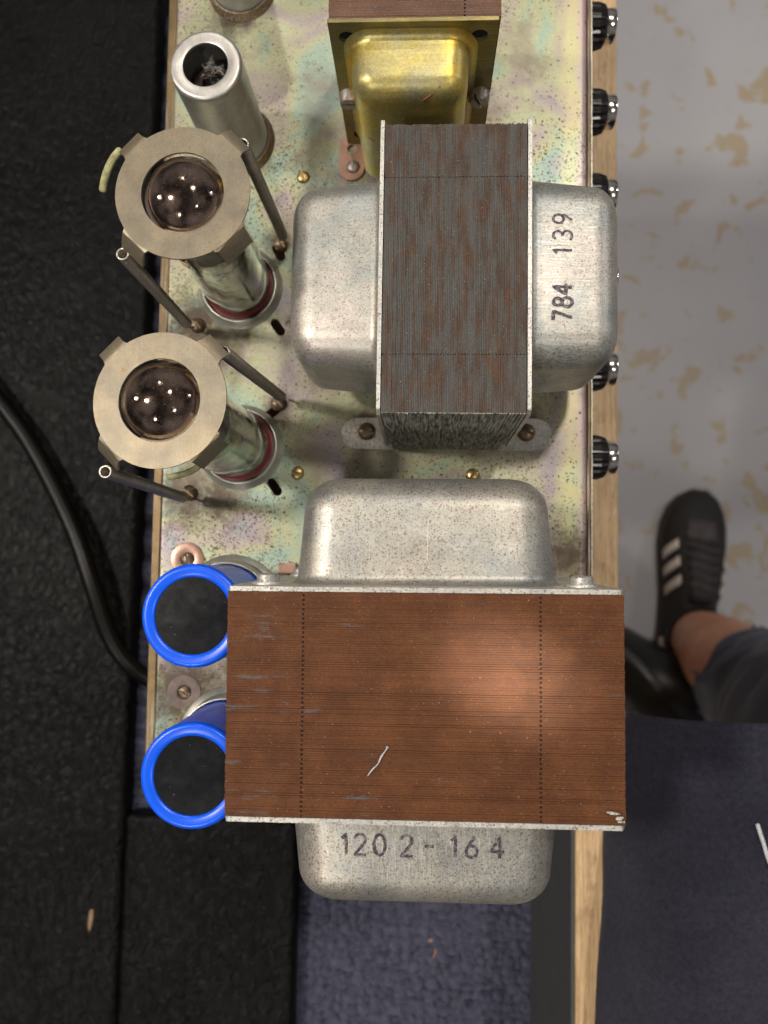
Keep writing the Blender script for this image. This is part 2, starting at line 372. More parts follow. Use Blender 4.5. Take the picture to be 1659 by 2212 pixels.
# ------------------------------------------------------------------ mesh helpers (cm)
class MB:
    def __init__(s): s.v = []; s.f = []; s.mi = []; s.at = []; s.sm = []
    def add(s, vs, fs, mi=0, at=0.0, smooth=False):
        o = len(s.v); s.v += [Vector(p) for p in vs]
        for f in fs: s.f.append([i + o for i in f]); s.mi.append(mi); s.at.append(at); s.sm.append(smooth)
    def box(s, a, b, mi=0, at=0.0):
        (x0, y0, z0), (x1, y1, z1) = a, b
        s.add([(x0,y0,z0),(x1,y0,z0),(x1,y1,z0),(x0,y1,z0),(x0,y0,z1),(x1,y0,z1),(x1,y1,z1),(x0,y1,z1)],
              [(3,2,1,0),(4,5,6,7),(0,1,5,4),(1,2,6,5),(2,3,7,6),(3,0,4,7)], mi, at)
    def grid(s, rows, close_u=False, close_v=False, mi=0, smooth=True, capend=False, capstart=False):
        nr, nc = len(rows), len(rows[0]); fs = []
        for i in range(nr if close_v else nr - 1):
            for j in range(nc if close_u else nc - 1):
                a = i * nc + j; b = i * nc + (j + 1) % nc; i2 = (i + 1) % nr
                fs.append((a, b, i2 * nc + (j + 1) % nc, i2 * nc + j))
        if capstart: fs.append(tuple(reversed(range(nc))))
        if capend: fs.append(tuple((nr - 1) * nc + j for j in range(nc)))
        s.add([p for r in rows for p in r], fs, mi, 0.0, smooth)
    def lathe(s, prof, n=48, c=(0, 0, 0), mi=0, smooth=True, M3=None):
        rows = []
        for (r, z) in prof:
            row = []
            for k in range(n):
                a = 2 * PI * k / n; p = Vector((r * math.cos(a), r * math.sin(a), z))
                if M3: p = M3 @ p
                row.append(p + Vector(c))
            rows.append(row)
        s.grid(rows, close_u=True, mi=mi, smooth=smooth)
    def sweep(s, pts, r, n=8, mi=0, cap=True, flat=1.0):
        pts = [Vector(p) for p in pts]; rows = []; up = None
        for i, p in enumerate(pts):
            t = (pts[min(i + 1, len(pts) - 1)] - pts[max(i - 1, 0)]).normalized()
            if up is None:
                up = t.orthogonal().normalized()
            else:
                up = (up - t * up.dot(t)).normalized()
            bi = t.cross(up); rr = r[i] if isinstance(r, (list, tuple)) else r
            rows.append([p + up * rr * math.cos(2*PI*k/n) * flat + bi * rr * math.sin(2*PI*k/n) for k in range(n)])
        s.grid(rows, close_u=True, mi=mi, capend=cap, capstart=cap)
    def build(s, name, mat, parent=None, loc=None, kind=None, sharp=None, up=False):
        me = bpy.data.meshes.new(name)
        me.from_pydata([tuple(v * S) for v in s.v], [], s.f)
        mats = mat if isinstance(mat, (list, tuple)) else [mat]
        for m in mats: me.materials.append(m)
        for p, mi, sm in zip(me.polygons, s.mi, s.sm): p.material_index = mi; p.use_smooth = sm
        if any(s.at):
            a = me.attributes.new('lam', 'FLOAT', 'FACE')
            for i, v in enumerate(s.at): a.data[i].value = v
        bm = bmesh.new(); bm.from_mesh(me); bmesh.ops.recalc_face_normals(bm, faces=bm.faces); 
        if up:
            bm.normal_update(); bmesh.ops.reverse_faces(bm, faces=[f for f in bm.faces if f.normal.z < 0])
        bm.to_mesh(me); bm.free()
        if sharp: me.set_sharp_from_angle(angle=math.radians(sharp))
        o = bpy.data.objects.new(name, me); COL.objects.link(o)
        if loc is not None: o.location = Vector(loc) * S
        if parent: o.parent = parent
        if kind: o['kind'] = kind
        return o
def tag(o, label=None, cat=None, group=None, kind=None):
    if label: o['label'] = label
    if cat: o['category'] = cat
    if group: o['group'] = group
    if kind: o['kind'] = kind
    return o
def thing(name, label, cat, loc=(0, 0, 0), rot=(0, 0, 0), group=None):
    o = bpy.data.objects.new(name, None); COL.objects.link(o); o.empty_display_size = .01
    o.location = Vector(loc) * S; o.rotation_euler = rot
    return tag(o, label, cat, group)
def copy_tree(o, parent=None):
    c = o.copy(); COL.objects.link(c); c.parent = parent
    for ch in list(o.children): copy_tree(ch, c)
    return c
def bevel(o, width, seg=2, angle=40):
    m = o.modifiers.new('bevel', 'BEVEL'); m.width = width * S; m.segments = seg; m.limit_method = 'ANGLE'
    m.angle_limit = math.radians(angle); m.harden_normals = False; return o
def solidify(o, t, off=-1):
    m = o.modifiers.new('solid', 'SOLIDIFY'); m.thickness = t * S; m.offset = off; return o

def flat_plate(outline, holes, th):
    """closed sheet with real holes, cut in XY, top at z=0; returns verts, faces (cm)"""
    cu = bpy.data.curves.new('tmp', 'CURVE'); cu.dimensions = '2D'; cu.fill_mode = 'BOTH'; cu.extrude = th / 2
    for loop in [outline] + holes:
        sp = cu.splines.new('POLY'); sp.points.add(len(loop) - 1); sp.use_cyclic_u = True
        for i, (x, y) in enumerate(loop): sp.points[i].co = (x, y, 0, 1)
    o = bpy.data.objects.new('tmp', cu); COL.objects.link(o)
    dg = bpy.context.evaluated_depsgraph_get(); me = bpy.data.meshes.new_from_object(o.evaluated_get(dg))
    vs = [Vector((v.co.x, v.co.y, v.co.z - th / 2)) for v in me.vertices]; fs = [tuple(p.vertices) for p in me.polygons]
    bpy.data.objects.remove(o); bpy.data.curves.remove(cu); bpy.data.meshes.remove(me)
    return vs, fs
def circle(cx, cy, r, n=20, sx=1, sy=1, rot=0):
    out = []
    for k in range(n):
        a = 2*PI*k/n; x, y = r*sx*math.cos(a), r*sy*math.sin(a)
        out.append((cx + x*math.cos(rot) - y*math.sin(rot), cy + x*math.sin(rot) + y*math.cos(rot)))
    return out
def capsule(cx, cy, L, r, rot, n=8):
    out = []
    for k in range(n + 1):
        a = -PI/2 + PI*k/n; out.append((L/2 + r*math.cos(a), r*math.sin(a)))
    for k in range(n + 1):
        a = PI/2 + PI*k/n; out.append((-L/2 + r*math.cos(a), r*math.sin(a)))
    return [(cx + x*math.cos(rot) - y*math.sin(rot), cy + x*math.sin(rot) + y*math.cos(rot)) for x, y in out]
def rrect(w, h, r, nc=8, ne=6):
    """rounded rectangle ring, constant point count"""
    r = max(.001, min(r, w/2 - .001, h/2 - .001)); pts = []
    cs = [(w/2 - r, h/2 - r, 0), (-w/2 + r, h/2 - r, 1), (-w/2 + r, -h/2 + r, 2), (w/2 - r, -h/2 + r, 3)]
    for i, (cx, cy, q) in enumerate(cs):
        arc = [(cx + r*math.cos(q*PI/2 + PI/2*k/nc), cy + r*math.sin(q*PI/2 + PI/2*k/nc)) for k in range(nc + 1)]
        pts += arc
        nx, ny, q2 = cs[(i + 1) % 4]
        b = (nx + r*math.cos(q2*PI/2), ny + r*math.sin(q2*PI/2)); a = arc[-1]
        for k in range(1, ne): pts.append((a[0] + (b[0]-a[0])*k/ne, a[1] + (b[1]-a[1])*k/ne))
    return pts
def screw(name, mat, r, h, parent, loc, rotm=None, ang=.6, dome=True):
    mb = MB(); g = r * .13
    xs = sorted(set([-r, -r*.93, -r*.75, -r*.5, -r*.25, -g*1.02, -g, g, g*1.02, r*.25, r*.5, r*.75, r*.93, r]))
    rows = []
    for x in xs:
        hw = math.sqrt(max(0, r*r - x*x)); row = []
        for j in range(13):
            y = -hw + 2*hw*j/12; q = min(1, (x*x + y*y)/(r*r))
            z = h * (math.sqrt(max(0, 1 - q*.92)) if dome else (1 if q < .8 else .7))
            if abs(x) <= g + 1e-6: z = min(z, h*.45)
            if q > .999: z = -.02
            row.append(Vector((x, y, z)))
        rows.append(row)
    mb.grid(rows)
    for v in mb.v:
        x, y = v.x, v.y; v.x = x*math.cos(ang) - y*math.sin(ang); v.y = x*math.sin(ang) + y*math.cos(ang)
        if rotm: v.xyz = rotm @ v
    return mb.build(name, mat, parent, loc, sharp=50)

# digits drawn as strokes ------------------------------------------------
def arc(cx, cy, rx, ry, a0, a1, n=14):
    return [(cx + rx*math.cos(math.radians(a0 + (a1-a0)*k/n)), cy + ry*math.sin(math.radians(a0 + (a1-a0)*k/n))) for k in range(n+1)]
DIG = {
 '1': [[(.10, .78), (.32, 1), (.32, 0)]],
 '2': [arc(.3, .72, .28, .28, 165, -40) + [(.03, 0), (.62, 0)]],
 '0': [arc(.3, .5, .28, .5, 0, 360, 28)],
 '3': [arc(.28, .75, .26, .25, 150, -90) + arc(.28, .25, .30, .25, 90, -150)],
 '4': [[(.45, 0), (.45, 1), (0, .32), (.66, .32)]],
 '6': [[(.48, .98), (.28, .78), (.08, .45)] + arc(.3, .28, .27, .28, 160, -200, 24)],
 '7': [[(0, 1), (.55, 1), (.2, 0)]],
 '8': [arc(.3, .76, .22, .23, -90, 270, 20), arc(.3, .27, .28, .27, 90, 450, 22)],
 '9': [arc(.3, .72, .27, .28, -20, 340, 24) + [(.5, .35), (.25, 0)]],
 '-': [[(.05, .5), (.5, .5)]],
}
def write(text, xs, size, wd, place, bvh, parent, name='ink_marking', mat=None, off=.012, wds=None):
    """place(u, v) -> (x, y) on the thing; strokes are laid down on the surface below"""
    mb = MB()
    for ch, x0 in zip(text, xs):
        for st in DIG[ch]:
            pts = []
            for (a, b) in zip(st[:-1], st[1:]):
                d = math.hypot(b[0]-a[0], b[1]-a[1]); n = max(1, int(d/.08))
                for k in range(n): pts.append((a[0] + (b[0]-a[0])*k/n, a[1] + (b[1]-a[1])*k/n))
            pts.append(st[-1]); rows = []
            for i, p in enumerate(pts):
                a = pts[max(0, i-1)]; b = pts[min(len(pts)-1, i+1)]
                dx, dy = b[0]-a[0], b[1]-a[1]; L = math.hypot(dx, dy) or 1
                nx, ny = -dy/L, dx/L; row = []
                ww = (wds or {}).get(ch, wd) * random.uniform(.82, 1.15)
                for e in (-1, 0, 1):
                    u = (x0 + (p[0] + 0)*size) + nx*ww*e; v = p[1]*size*1.05 + ny*ww*e
                    X, Y = place(u, v); hit = bvh.ray_cast(Vector((X, Y, 50)), Vector((0, 0, -1)))
                    z = hit[0].z if hit[0] else 0
                    row.append(Vector((X, Y, z + off)))
                rows.append(row)
            mb.grid(rows, smooth=True)
    return mb.build(name, mat or M['ink'], parent)

def bell_mb(w, h, rc, D, rf, re, axis, sign, pos, cu, cv, taper=.06, crown=.05):
    rings = []
    for k in range(7):
        a = PI/2*k/6; rings.append((rf*(1-math.cos(a)), -rf*(1-math.sin(a))))
    for k in range(1, 8): rings.append((rf + (D-re-rf)*k/8, taper*k/8))
    for k in range(11):
        a = PI/2*k/10; rings.append((D-re+re*math.sin(a), taper + re*(1-math.cos(a))))
    base = taper + re; mb = MB(); rows = []
    def mk(pts, t):
        out = []
        for (u, v) in pts:
            if axis == 'y': out.append(Vector((cu + u, pos + sign*t, cv + v)))
            else: out.append(Vector((pos + sign*t, cu + u, cv + v)))
        return out
    for t, ins in rings: rows.append(mk(rrect(w - 2*ins, h - 2*ins, rc - ins*.6 if ins > 0 else rc - ins), t))
    r0 = rrect(w - 2*base, h - 2*base, rc - base*.6)
    for q in (.75, .5, .25, .02): rows.append(mk([(u*q, v*q) for u, v in r0], D + crown*(1-q*q)))
    mb.grid(rows, close_u=True, capend=True)
    return mb
def line_on(bvh, inv, origin, pts, zg, wd, parent, name='scratch', mat=None):
    m = MB(); P0 = []
    for (a, b) in pts:
        d = inv @ (P(a, b, zg) - Vector((0, 0, H))); o_ = inv @ (Vector((0, 0, H)) - origin)
        hit = bvh.ray_cast(o_, d.normalized())
        if hit[0]: P0.append(hit[0])
    if len(P0) > 1:
        ww = [wd*random.uniform(.3, 1) for _ in P0]; ww[0] = ww[-1] = wd*.15
        m.sweep(P0, ww, 5); m.build(name, mat or M['spring_end'], parent)
def seg(x0, y0, x1, y1, n=14): return [(x0 + (x1-x0)*k/n, y0 + (y1-y0)*k/n) for k in range(n+1)]
def bvh_of(mb): return BVHTree.FromPolygons([tuple(v) for v in mb.v], mb.f)

def laminations(parent, mat, along, x0, x1, y0, y1, z0, z1, n, joints, jit=.012, gap=.03):
    """along: the direction the sheets' edges run ('x': sheets stacked in y)"""
    mb = MB(); rnd = random.Random(n)
    for i in range(n):
        zz = z1 + rnd.uniform(-jit, jit); e = rnd.uniform(-jit, jit)*1.2; at = rnd.uniform(.02, 1)
        if along == 'x':
            p = (y1 - y0)/n; a = y0 + i*p + p*.02; b = y0 + (i+1)*p - p*rnd.choice((.02, .03, .04, .12))
            segs = [(x0 + e, x1 + e)]
        else:
            p = (x1 - x0)/n; a = x0 + i*p + p*.04; b = x0 + (i+1)*p - p*rnd.uniform(.04, .14)
            segs = [(y0 + e, y1 + e)]
        g = gap*rnd.uniform(.6, 1.2)
        if i % 2 == 0:
            s0, s1 = segs[0]; cut = [s0] + [c for j in joints for c in (j - g, j + g)] + [s1]
            segs = [(cut[k], cut[k+1]) for k in range(0, len(cut), 2)]
        for (s0, s1) in segs:
            zq = zz + rnd.uniform(-.003, .003)
            if along == 'x': mb.box((s0, a, z0), (s1, b, zq), 0, at)
            else: mb.box((a, s0, z0), (b, s1, zq), 0, at)
    o = mb.build('lamination_stack', mat, parent, kind='stuff')
    bk = MB(); m = .05
    bk.box((x0 + m, y0 + m, z0 + .02), (x1 - m, y1 - m, z1 - .035)); bk.build('core', M['dark_rust'], parent)
    return o

def hexbolt(parent, loc, axis, r=.38, name='bolt', mat=None, h=.22):
    mb = MB(); mb.lathe([(0, h), (r*.8, h), (r, h*.8), (r, 0), (r*1.35, 0), (r*1.4, -.04), (r*1.4, -.08)], 24)
    R = Vector((0, 0, 1)).rotation_difference(Vector(axis)).to_matrix()
    for v in mb.v: v.xyz = R @ v
    return mb.build(name, mat or M['edge'], parent, loc, sharp=40)

# ================================================================== SETTING
ZF, ZR = -100.0, -20.0
mb = MB(); mb.box((-400, -400, ZF - 1), (500, 400, ZF)); fl = mb.build('floor', M['floor']); tag(fl, kind='structure')

# open cabinet: front board with bare edge, inner floor, rails that carry the chassis
xb0 = P(1250, 2000, -7).x - .12; xb1 = P(1334, 600, -7).x
cab = thing('open_cabinet', 'open wooden cabinet with a bare pale plywood edge, standing under the amplifier chassis', 'cabinet', (0, 0, ZF))
mb = MB(); mb.box((xb0, -60, 0), (xb1, 60, -7 - ZF)); bevel(mb.build('front_board', M['wood'], cab), .08)
mb = MB(); mb.box((xb0 - .15, -60, ZR - ZF - .5), (xb0 - .002, 60, -7.25 - ZF)); mb.build('painted_lining', M['black_paint'], cab)
mb = MB(); mb.box((-40, -60, ZR - ZF - 2.5), (xb0 - .16, 60, ZR - ZF - .5)); mb.build('inner_shelf', M['black_paint'], cab)
for xx in (-7.5, 3.2):
    mb = MB(); mb.box((xx, -5, ZR - ZF - .5), (xx + 1.6, 32, -6.62 - ZF)); mb.build('support_rail', M['wood'], cab)

# carpet: displaced grid of loops
rx0, rx1 = -26.0, P(1162, 2000, ZR).x
ry0, ry1 = -31.0, 36.0
mb = MB(); nx, ny = 260, 170; rows = []
# fine only where it can be seen (in front of the chassis), coarse below the chassis
ys = [ry0 + (-4.0 - ry0)*j/300 for j in range(301)] + [-4 + 40*j/100 for j in range(1, 101)]
xs = [rx0 + (-12.5 - rx0)*i/14 for i in range(15)] + [-12.5 + (rx1 + 12.5)*i/230 for i in range(1, 231)]
for y in ys:
    row = []
    for x in xs:
        wv = noise.noise(Vector((x*1.1, y*1.1, 3)))*1.1
        rib = math.sin((y*2*PI/.50) + 3.6*noise.noise(Vector((x*1.5, y*1.5, 1))) + 1.5*noise.noise(Vector((x*3.3, y*3.3, 7))))
        lump = noise.noise(Vector((x*2.8, y*2.8, 5)))
        edge = min(1, (rx1 - x)/.4)
        row.append(Vector((x + .05*wv, y, (ZR + (.17*rib + .16*lump)*(.4 + .6*edge) + .05*noise.noise(Vector((x*9, y*9, 2)))) - .35*(1-edge)**2)))
    rows.append(row)
mb.grid(rows)
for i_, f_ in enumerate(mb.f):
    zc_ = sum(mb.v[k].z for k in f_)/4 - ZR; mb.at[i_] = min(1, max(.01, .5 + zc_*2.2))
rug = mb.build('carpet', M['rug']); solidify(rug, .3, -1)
tag(rug, 'navy blue looped carpet lying in the open cabinet below the chassis', 'carpet')
def shaving(pts, z, label):
    m = MB(); m.sweep([P(a, b, z) for a, b in pts], .055, 6, flat=.4)
    return tag(m.build('wood_shaving', M['shaving']), label, 'shaving', 'wood shavings on the carpet')
shaving([(921, 2036), (930, 2030), (938, 2032), (943, 2038)], ZR + .42, 'small curled orange wood shaving on the carpet, the upper and more bent one')
shaving([(941, 2050), (940, 2060), (936, 2068)], ZR + .42, 'small straight orange wood shaving on the carpet, just below the curled one')

# black case beside, covered in vinyl
zc = -18.4
xc1 = P(266, 1790, zc).x
def slab(x0, x1, y0, y1, z0, z1, r, n=6):
    rows = []
    for y in [y0 + (y1-y0)*k/40 for k in range(41)]:
        row = [Vector((x0, y, z0)), Vector((x0, y, z1))]
        for k in range(n + 1):
            a = PI/2 - PI/2*k/n; row.append(Vector((x1 - r + r*math.cos(a), y, z1 - r + r*math.sin(a))))
        row.append(Vector((x1, y, z0))); rows.append(row)
    m = MB(); m.grid(rows, close_u=True, capend=True, capstart=True); return m
vt = slab(-45, xc1 + .1, -45, 45, ZR - .3, zc, .5)
vb = vt.build('vinyl_cabinet', M['vinyl'], sharp=60)
tag(vb, 'black grained vinyl covered speaker cabinet lying along the left side', 'cabinet')
m = MB()
rows = []
for (w_, z_) in ((1.0, 0), (.85, .03), (.4, .035), (.02, .02)):
    rows.append([P(196, 1985, zc) + Vector((.13*w_*math.cos(a) + .05*math.sin(a), .62*w_*math.sin(a)*(1+.15*math.sin(3*a)), .012 + z_)) for a in [2*PI*k/18 for k in range(18)]])
m.grid(rows, close_u=True, capend=True); wp = m.build('worn_patch', M['splint']); wp.parent = vb
# added black slab, stands in for deep shade on the carpet
q0 = P(640, 1900, -18.2)
m = MB(); m.box((xc1 + .15, -60, ZR + .05), (q0.x, P(300, 1760, -18.2).y, -18.2))
bc = bevel(m.build('black_case', M['vinyl']), .35, 4); tag(bc, 'flat black grained case in the dark lower left corner, below the blue capacitors', 'case')

# power cable over the vinyl cabinet
pp = [(-60, 790), (0, 868), (60, 950), (115, 1050), (165, 1160), (200, 1265), (235, 1370), (275, 1430), (330, 1470), (420, 1500), (600, 1500), (800, 1420)]
zz = [-17.7, -17.7, -17.7, -17.6, -17.4, -17.3, -17.6, -18.1, -18.8, -19.2, -19.2, -19.2]
ctrl = [P(a, b, z) for (a, b), z in zip(pp, zz)]
def catmull(c, n=8):
    out = []
    for i in range(len(c) - 1):
        p0, p1, p2, p3 = c[max(0, i-1)], c[i], c[i+1], c[min(len(c)-1, i+2)]
        for k in range(n):
            t = k/n
            out.append(.5*((2*p1) + (p2-p0)*t + (2*p0-5*p1+4*p2-p3)*t*t + (3*p1-p0-3*p2+p3)*t**3))
    out.append(c[-1]); return out
m = MB(); m.sweep(catmull(ctrl), .52, 14)
tag(m.build('power_cable', M['black_rubber']), 'thick black power cable curving over the vinyl cabinet on the left', 'cable')

# ================================================================== CHASSIS
xl = P(338, 565, 0).x; xr = P(1270, 600, 0).x + .08
ys_, yn = P(700, 1695, 0).y, 26.0
ch = thing('amplifier_chassis', 'iridescent brown-specked steel amplifier chassis carrying the tubes, capacitors and transformers', 'chassis')
holes = []
TB1, TB2 = P(520, 622, 0), P(520, 966, 0)      # tube sockets
for (a, b, rot) in ((600, 707, -55), (593, 1052, -55), (602, 545, -60), (590, 890, 40)):
    c = P(a, b, 0); holes.append(capsule(c.x, c.y, .38, .17, math.radians(rot)))
for (a, b) in ((430, 700), (408, 1060)):
    c = P(a, b, 0); holes.append(circle(c.x, c.y, .22, 14))
TAP = .018*(9.5 - ys_)
out = [(xl + .5 + TAP, ys_), (xr - .45, ys_), (xr - .45, yn), (xl + .5, yn)]
vs, fs = flat_plate(out, holes, .12)
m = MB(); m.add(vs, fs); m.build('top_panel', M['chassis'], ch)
# front bend and front panel
m = MB(); rows = []
for y in (ys_, yn):
    row = [Vector((xr - .45, y, 0))]
    for k in range(9):
        a = PI/2 - PI/2*k/8; row.append(Vector((xr - .32 + .24*math.cos(a), y, -.24 + .24*math.sin(a))))
    row += [Vector((xr - .08, y, -6.5)), Vector((xr - .2, y, -6.5)), Vector((xr - .2, y, -.3)), Vector((xr - .45, y, -.12))]
    rows.append(row)
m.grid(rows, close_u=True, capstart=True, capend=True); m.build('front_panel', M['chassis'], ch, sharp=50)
m = MB(); m.box((xr - .078, ys_, -6.5), (xr + .05, yn, -.10)); bevel(m.build('front_trim', M['rim'], ch), .03)
m = MB(); m.box((xr + .052, ys_, -6.5), (xr + .095, yn, -.06)); m.build('front_edge', M['edge'], ch)
# rear bend with a brown gold edge
m = MB(); rows = []
for y in (ys_, yn):
    row = [Vector((xl + .5, y, 0))]
    for k in range(7):
        a = PI/2 + PI/2*k/6*.55; row.append(Vector((xl + .44 + .15*math.cos(a), y, -.15 + .15*math.sin(a))))
    row += [Vector((xl - .02, y, -.22)), Vector((xl - .05, y, -.26)), Vector((xl - .05, y, -6.5)), Vector((xl + .06, y, -6.5)), Vector((xl + .1, y, -.4)), Vector((xl + .5, y, -.14))]
    rows.append(row)
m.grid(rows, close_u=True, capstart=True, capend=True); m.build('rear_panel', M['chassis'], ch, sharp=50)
m = MB(); m.box((xl + .03, ys_, -.55), (xl + .36, yn, .015)); bevel(m.build('rear_rim', M['rim'], ch), .05, 3)
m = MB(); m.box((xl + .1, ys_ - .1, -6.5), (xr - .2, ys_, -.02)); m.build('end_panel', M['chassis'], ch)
for o_ in ch.children:
    if o_.name.split('.')[0] in ('rear_panel', 'rear_rim', 'end_panel'):
        for v in o_.data.vertices:
            if v.co.x/S < xl + .6: v.co.x += S*.018*max(0, 9.5 - v.co.y/S)
# brass screws
for k, (a, b) in enumerate(((655, 383), (643, 1022), (1021, 1026))):
    screw('brass_screw', M['brass'], .25, .13, ch, P(a, b, 0), ang=.5 + k)
# lugs with screws beside capacitors
for k, (a, b, mt, sm) in enumerate(((405, 1208, 'copper', 'dark_brass'), (398, 1495, 'dull_washer', 'dark_brass'))):
    c = P(a, b, 0); m = MB(); m.lathe([(.26, .004), (.26, .028), (.29, .035), (.58, .035), (.61, .028), (.61, .004)], 36); m.build('washer', M[mt], ch, c, sharp=40)
    screw('lug_screw', M[sm], .26, .12, ch, c + Vector((.02, 0, .01)), ang=.2 + k)
# control knobs on the front
def make_knob(loc):
    k = MB(); n = 72; prof = [(0, .82), (.05, .86), (.75, .84), (1.0, .76), (1.06, .70), (1.08, .58)]
    rows = []
    for (t, r) in prof:
        row = []
        for j in range(n):
            a = 2*PI*j/n; rr = r * (1 + (.035 if (j % 4) < 2 else -.035) * (1 if t < 1.02 else .3))
            row.append(Vector((t, rr*math.cos(a), rr*math.sin(a))))
        rows.append(row)
    k.grid(rows, close_u=True, capend=True, smooth=False)
    o = k.build('control_knob', M['knob'], ch, loc)
    c = MB(); R = Matrix.Rotation(PI/2, 3, 'Y')
    c.lathe([(.62, .95), (.655, 1.10), (.66, 1.36), (.62, 1.44), (.5, 1.45), (.02, 1.42)], 40, M3=R)
    c.build('knob_cap', M['chrome'], o, sharp=40)
    return o
zk = -2.6
kn = None
for (py) in (58, 243, 424, 607, 797, 988):
    c = P(1300, py, zk); loc = Vector((xr + .08, c.y, zk))
    if kn is None: kn = make_knob(loc)
    else:
        o = copy_tree(kn, ch); o.location = loc * S; o.rotation_euler = (random.uniform(0, 2), 0, 0)

# ================================================================== BIG TRANSFORMER (front)
zt = 8.3
TL, TR, BR, BL = P(489, 1278, zt), P(1350, 1284, zt), P(1350, 1786, zt), P(488, 1762, zt)
ctr = (TL + TR + BR + BL)/4
W1 = ((TR - TL).length + (BR - BL).length)/2; D1 = ((TL - BL).length + (TR - BR).length)/2
yaw = math.atan2((TR - TL).y + (BR - BL).y, (TR - TL).x + (BR - BL).x)
Rt = Matrix.Rotation(yaw, 3, 'Z') @ Matrix.Rotation(math.radians(1.6), 3, 'X')
base = ctr - Rt @ Vector((0, 0, zt)); dz = -base.z
t1 = thing('mains_transformer', 'largest transformer, rust brown laminated core between two grey end bells, stamped 1202-164', 'transformer',
           (base.x, base.y, 0), Rt.to_euler())
hw, hd = W1/2, D1/2
laminations(t1, M['lam_big'], 'x', -hw, hw, -hd, hd, .15, zt, 96, (-hw + W1*.195, hw - W1*.207), jit=.007)
for sgn in (1, -1):
    pl = MB(); y0 = sgn*(hd + .012); y1 = sgn*(hd + .13)
    vsl, fsl = flat_plate([(-hw - .02, .12), (hw + .02, .12), (hw + .02, zt - .18), (hw - .08, zt + .045), (-hw + .06, zt + .045), (-hw - .02, zt - .18)], [], .12)
    pl.add([Vector((v.x, (y0 + y1)/2 + (v.z + .06), v.y)) for v in vsl], fsl)
    pb = pl.build('end_plate', M['edge'], t1); bevel(pb, .035, 2)
    off = -.18 if sgn > 0 else .0
    bw = 7.15 if sgn > 0 else 7.25
    b = bell_mb(bw, 6.45, 1.05, 2.95 if sgn > 0 else 2.85, .28, .95, 'y', sgn, sgn*(hd + .128), (P(921, 1250, 7).x - base.x), 3.75, taper=.16, crown=.06)
    bo = b.build('end_bell', M['bell'], t1)
    o1 = Vector((base.x, base.y, 0)); i1 = Rt.inverted()
    for sg in ((seg(925, 1118, 923, 1218), seg(799, 1150, 797, 1225), seg(1115, 1140, 1114, 1230), seg(862, 1140, 860, 1200)) if sgn > 0 else (seg(921, 1792, 921, 1890), seg(1040, 1800, 1040, 1850), seg(745, 1810, 744, 1880))):
        line_on(bvh_of(b), i1, o1, sg, 7, .016 if sg[0][0] in (925, 921) else .008, bo)
    if sgn < 0:
        bv = bvh_of(b); s = .72
        p0 = P(738, 1850, 6.9); Ri = Rt.inverted(); q = Ri @ (p0 - Vector((base.x, base.y, 0)))
        k = 1/78.0
        write('1202-164', [(x - 738)*k for x in (733, 762, 803, 858, 906, 958, 992, 1043)], .53, .042,
              lambda u, v: (q.x + u, q.y + v*1.0), bv, bo)
for sx in (-1, 1):
    hexbolt(t1, (sx*(hw - .78), hd + .2, 7.1), (0, 1, 0), .30)
    hexbolt(t1, (sx*(hw - .78), -hd - .2, 1.2), (0, -1, 0), .30)
    hexbolt(t1, (sx*(hw - .78), hd + .2, 1.2), (0, 1, 0), .30)
# chalky scratch on the core
m = MB(); pts = [(795, 1676), (803, 1662), (815, 1650), (824, 1635), (832, 1620), (838, 1612)]
Ri = Rt.inverted()
m.sweep([Ri @ (P(a, b, zt) - Vector((base.x, base.y, 0))) + Vector((random.uniform(-.02, .02), 0, .02)) for a, b in pts], [.012, .02, .013, .025, .014, .04], 5)
m.build('paint_drip', M['cordw'], t1)
rr_ = random.Random(2); m = MB()
for k in range(7):
    q = Ri @ (P(1332 + rr_.uniform(-14, 12), 1764 + rr_.uniform(-10, 12), zt) - Vector((base.x, base.y, 0)))
    m.box((q.x - rr_.uniform(.05, .16), q.y - .02, q.z - .02), (q.x + .06, q.y + rr_.uniform(.01, .03), q.z + rr_.uniform(.02, .05)))
m.build('bent_edge_flakes', M['edge'], t1, kind='stuff')
# small fuse clip behind
m = MB(); c = P(618, 1232, .5); m.box((c.x - .3, c.y - .12, .02), (c.x + .35, c.y + .25, .55))
bevel(m.build('terminal_block', M['copper'], ch), .05)

# ================================================================== MIDDLE TRANSFORMER
zt = 6.5
TL, TR, BR, BL = P(832, 270, zt), P(1140, 266, zt), P(1137, 893, zt), P(823, 893, zt)
ctr = (TL + TR + BR + BL)/4; Wx = ((TR - TL).length + (BR - BL).length)/2; Ly = ((TL - BL).length + (TR - BR).length)/2
yaw = math.atan2((TL - BL).y + (TR - BR).y, (TL - BL).x + (TR - BR).x) - PI/2
t2 = thing('output_transformer', 'middle transformer, streaky grey brown core, grey end bells left and right, stamped 784 139', 'transformer',
           (ctr.x, ctr.y, 0), (0, 0, yaw))
hw, hl = Wx/2, Ly/2
Y_REFL = -hl + .02
M['lam_mid'] = m_lam('grey_brown_laminations', ((.074, .052, .040, 1), (.110, .060, .038, 1)), (.112, .117, .112, 1), .615, 'y', 1.0, y_reflect=Y_REFL)
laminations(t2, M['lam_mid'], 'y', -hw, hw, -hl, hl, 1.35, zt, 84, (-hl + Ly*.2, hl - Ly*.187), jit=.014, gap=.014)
m = MB()
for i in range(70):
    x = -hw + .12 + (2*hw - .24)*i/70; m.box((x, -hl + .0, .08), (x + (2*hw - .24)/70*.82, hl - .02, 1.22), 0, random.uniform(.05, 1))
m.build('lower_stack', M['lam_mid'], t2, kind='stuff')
m = MB(); m.box((-hw + .16, -hl + .1, .10), (hw - .16, hl - .1, 1.4)); m.build('core_foot', M['dark'], t2)
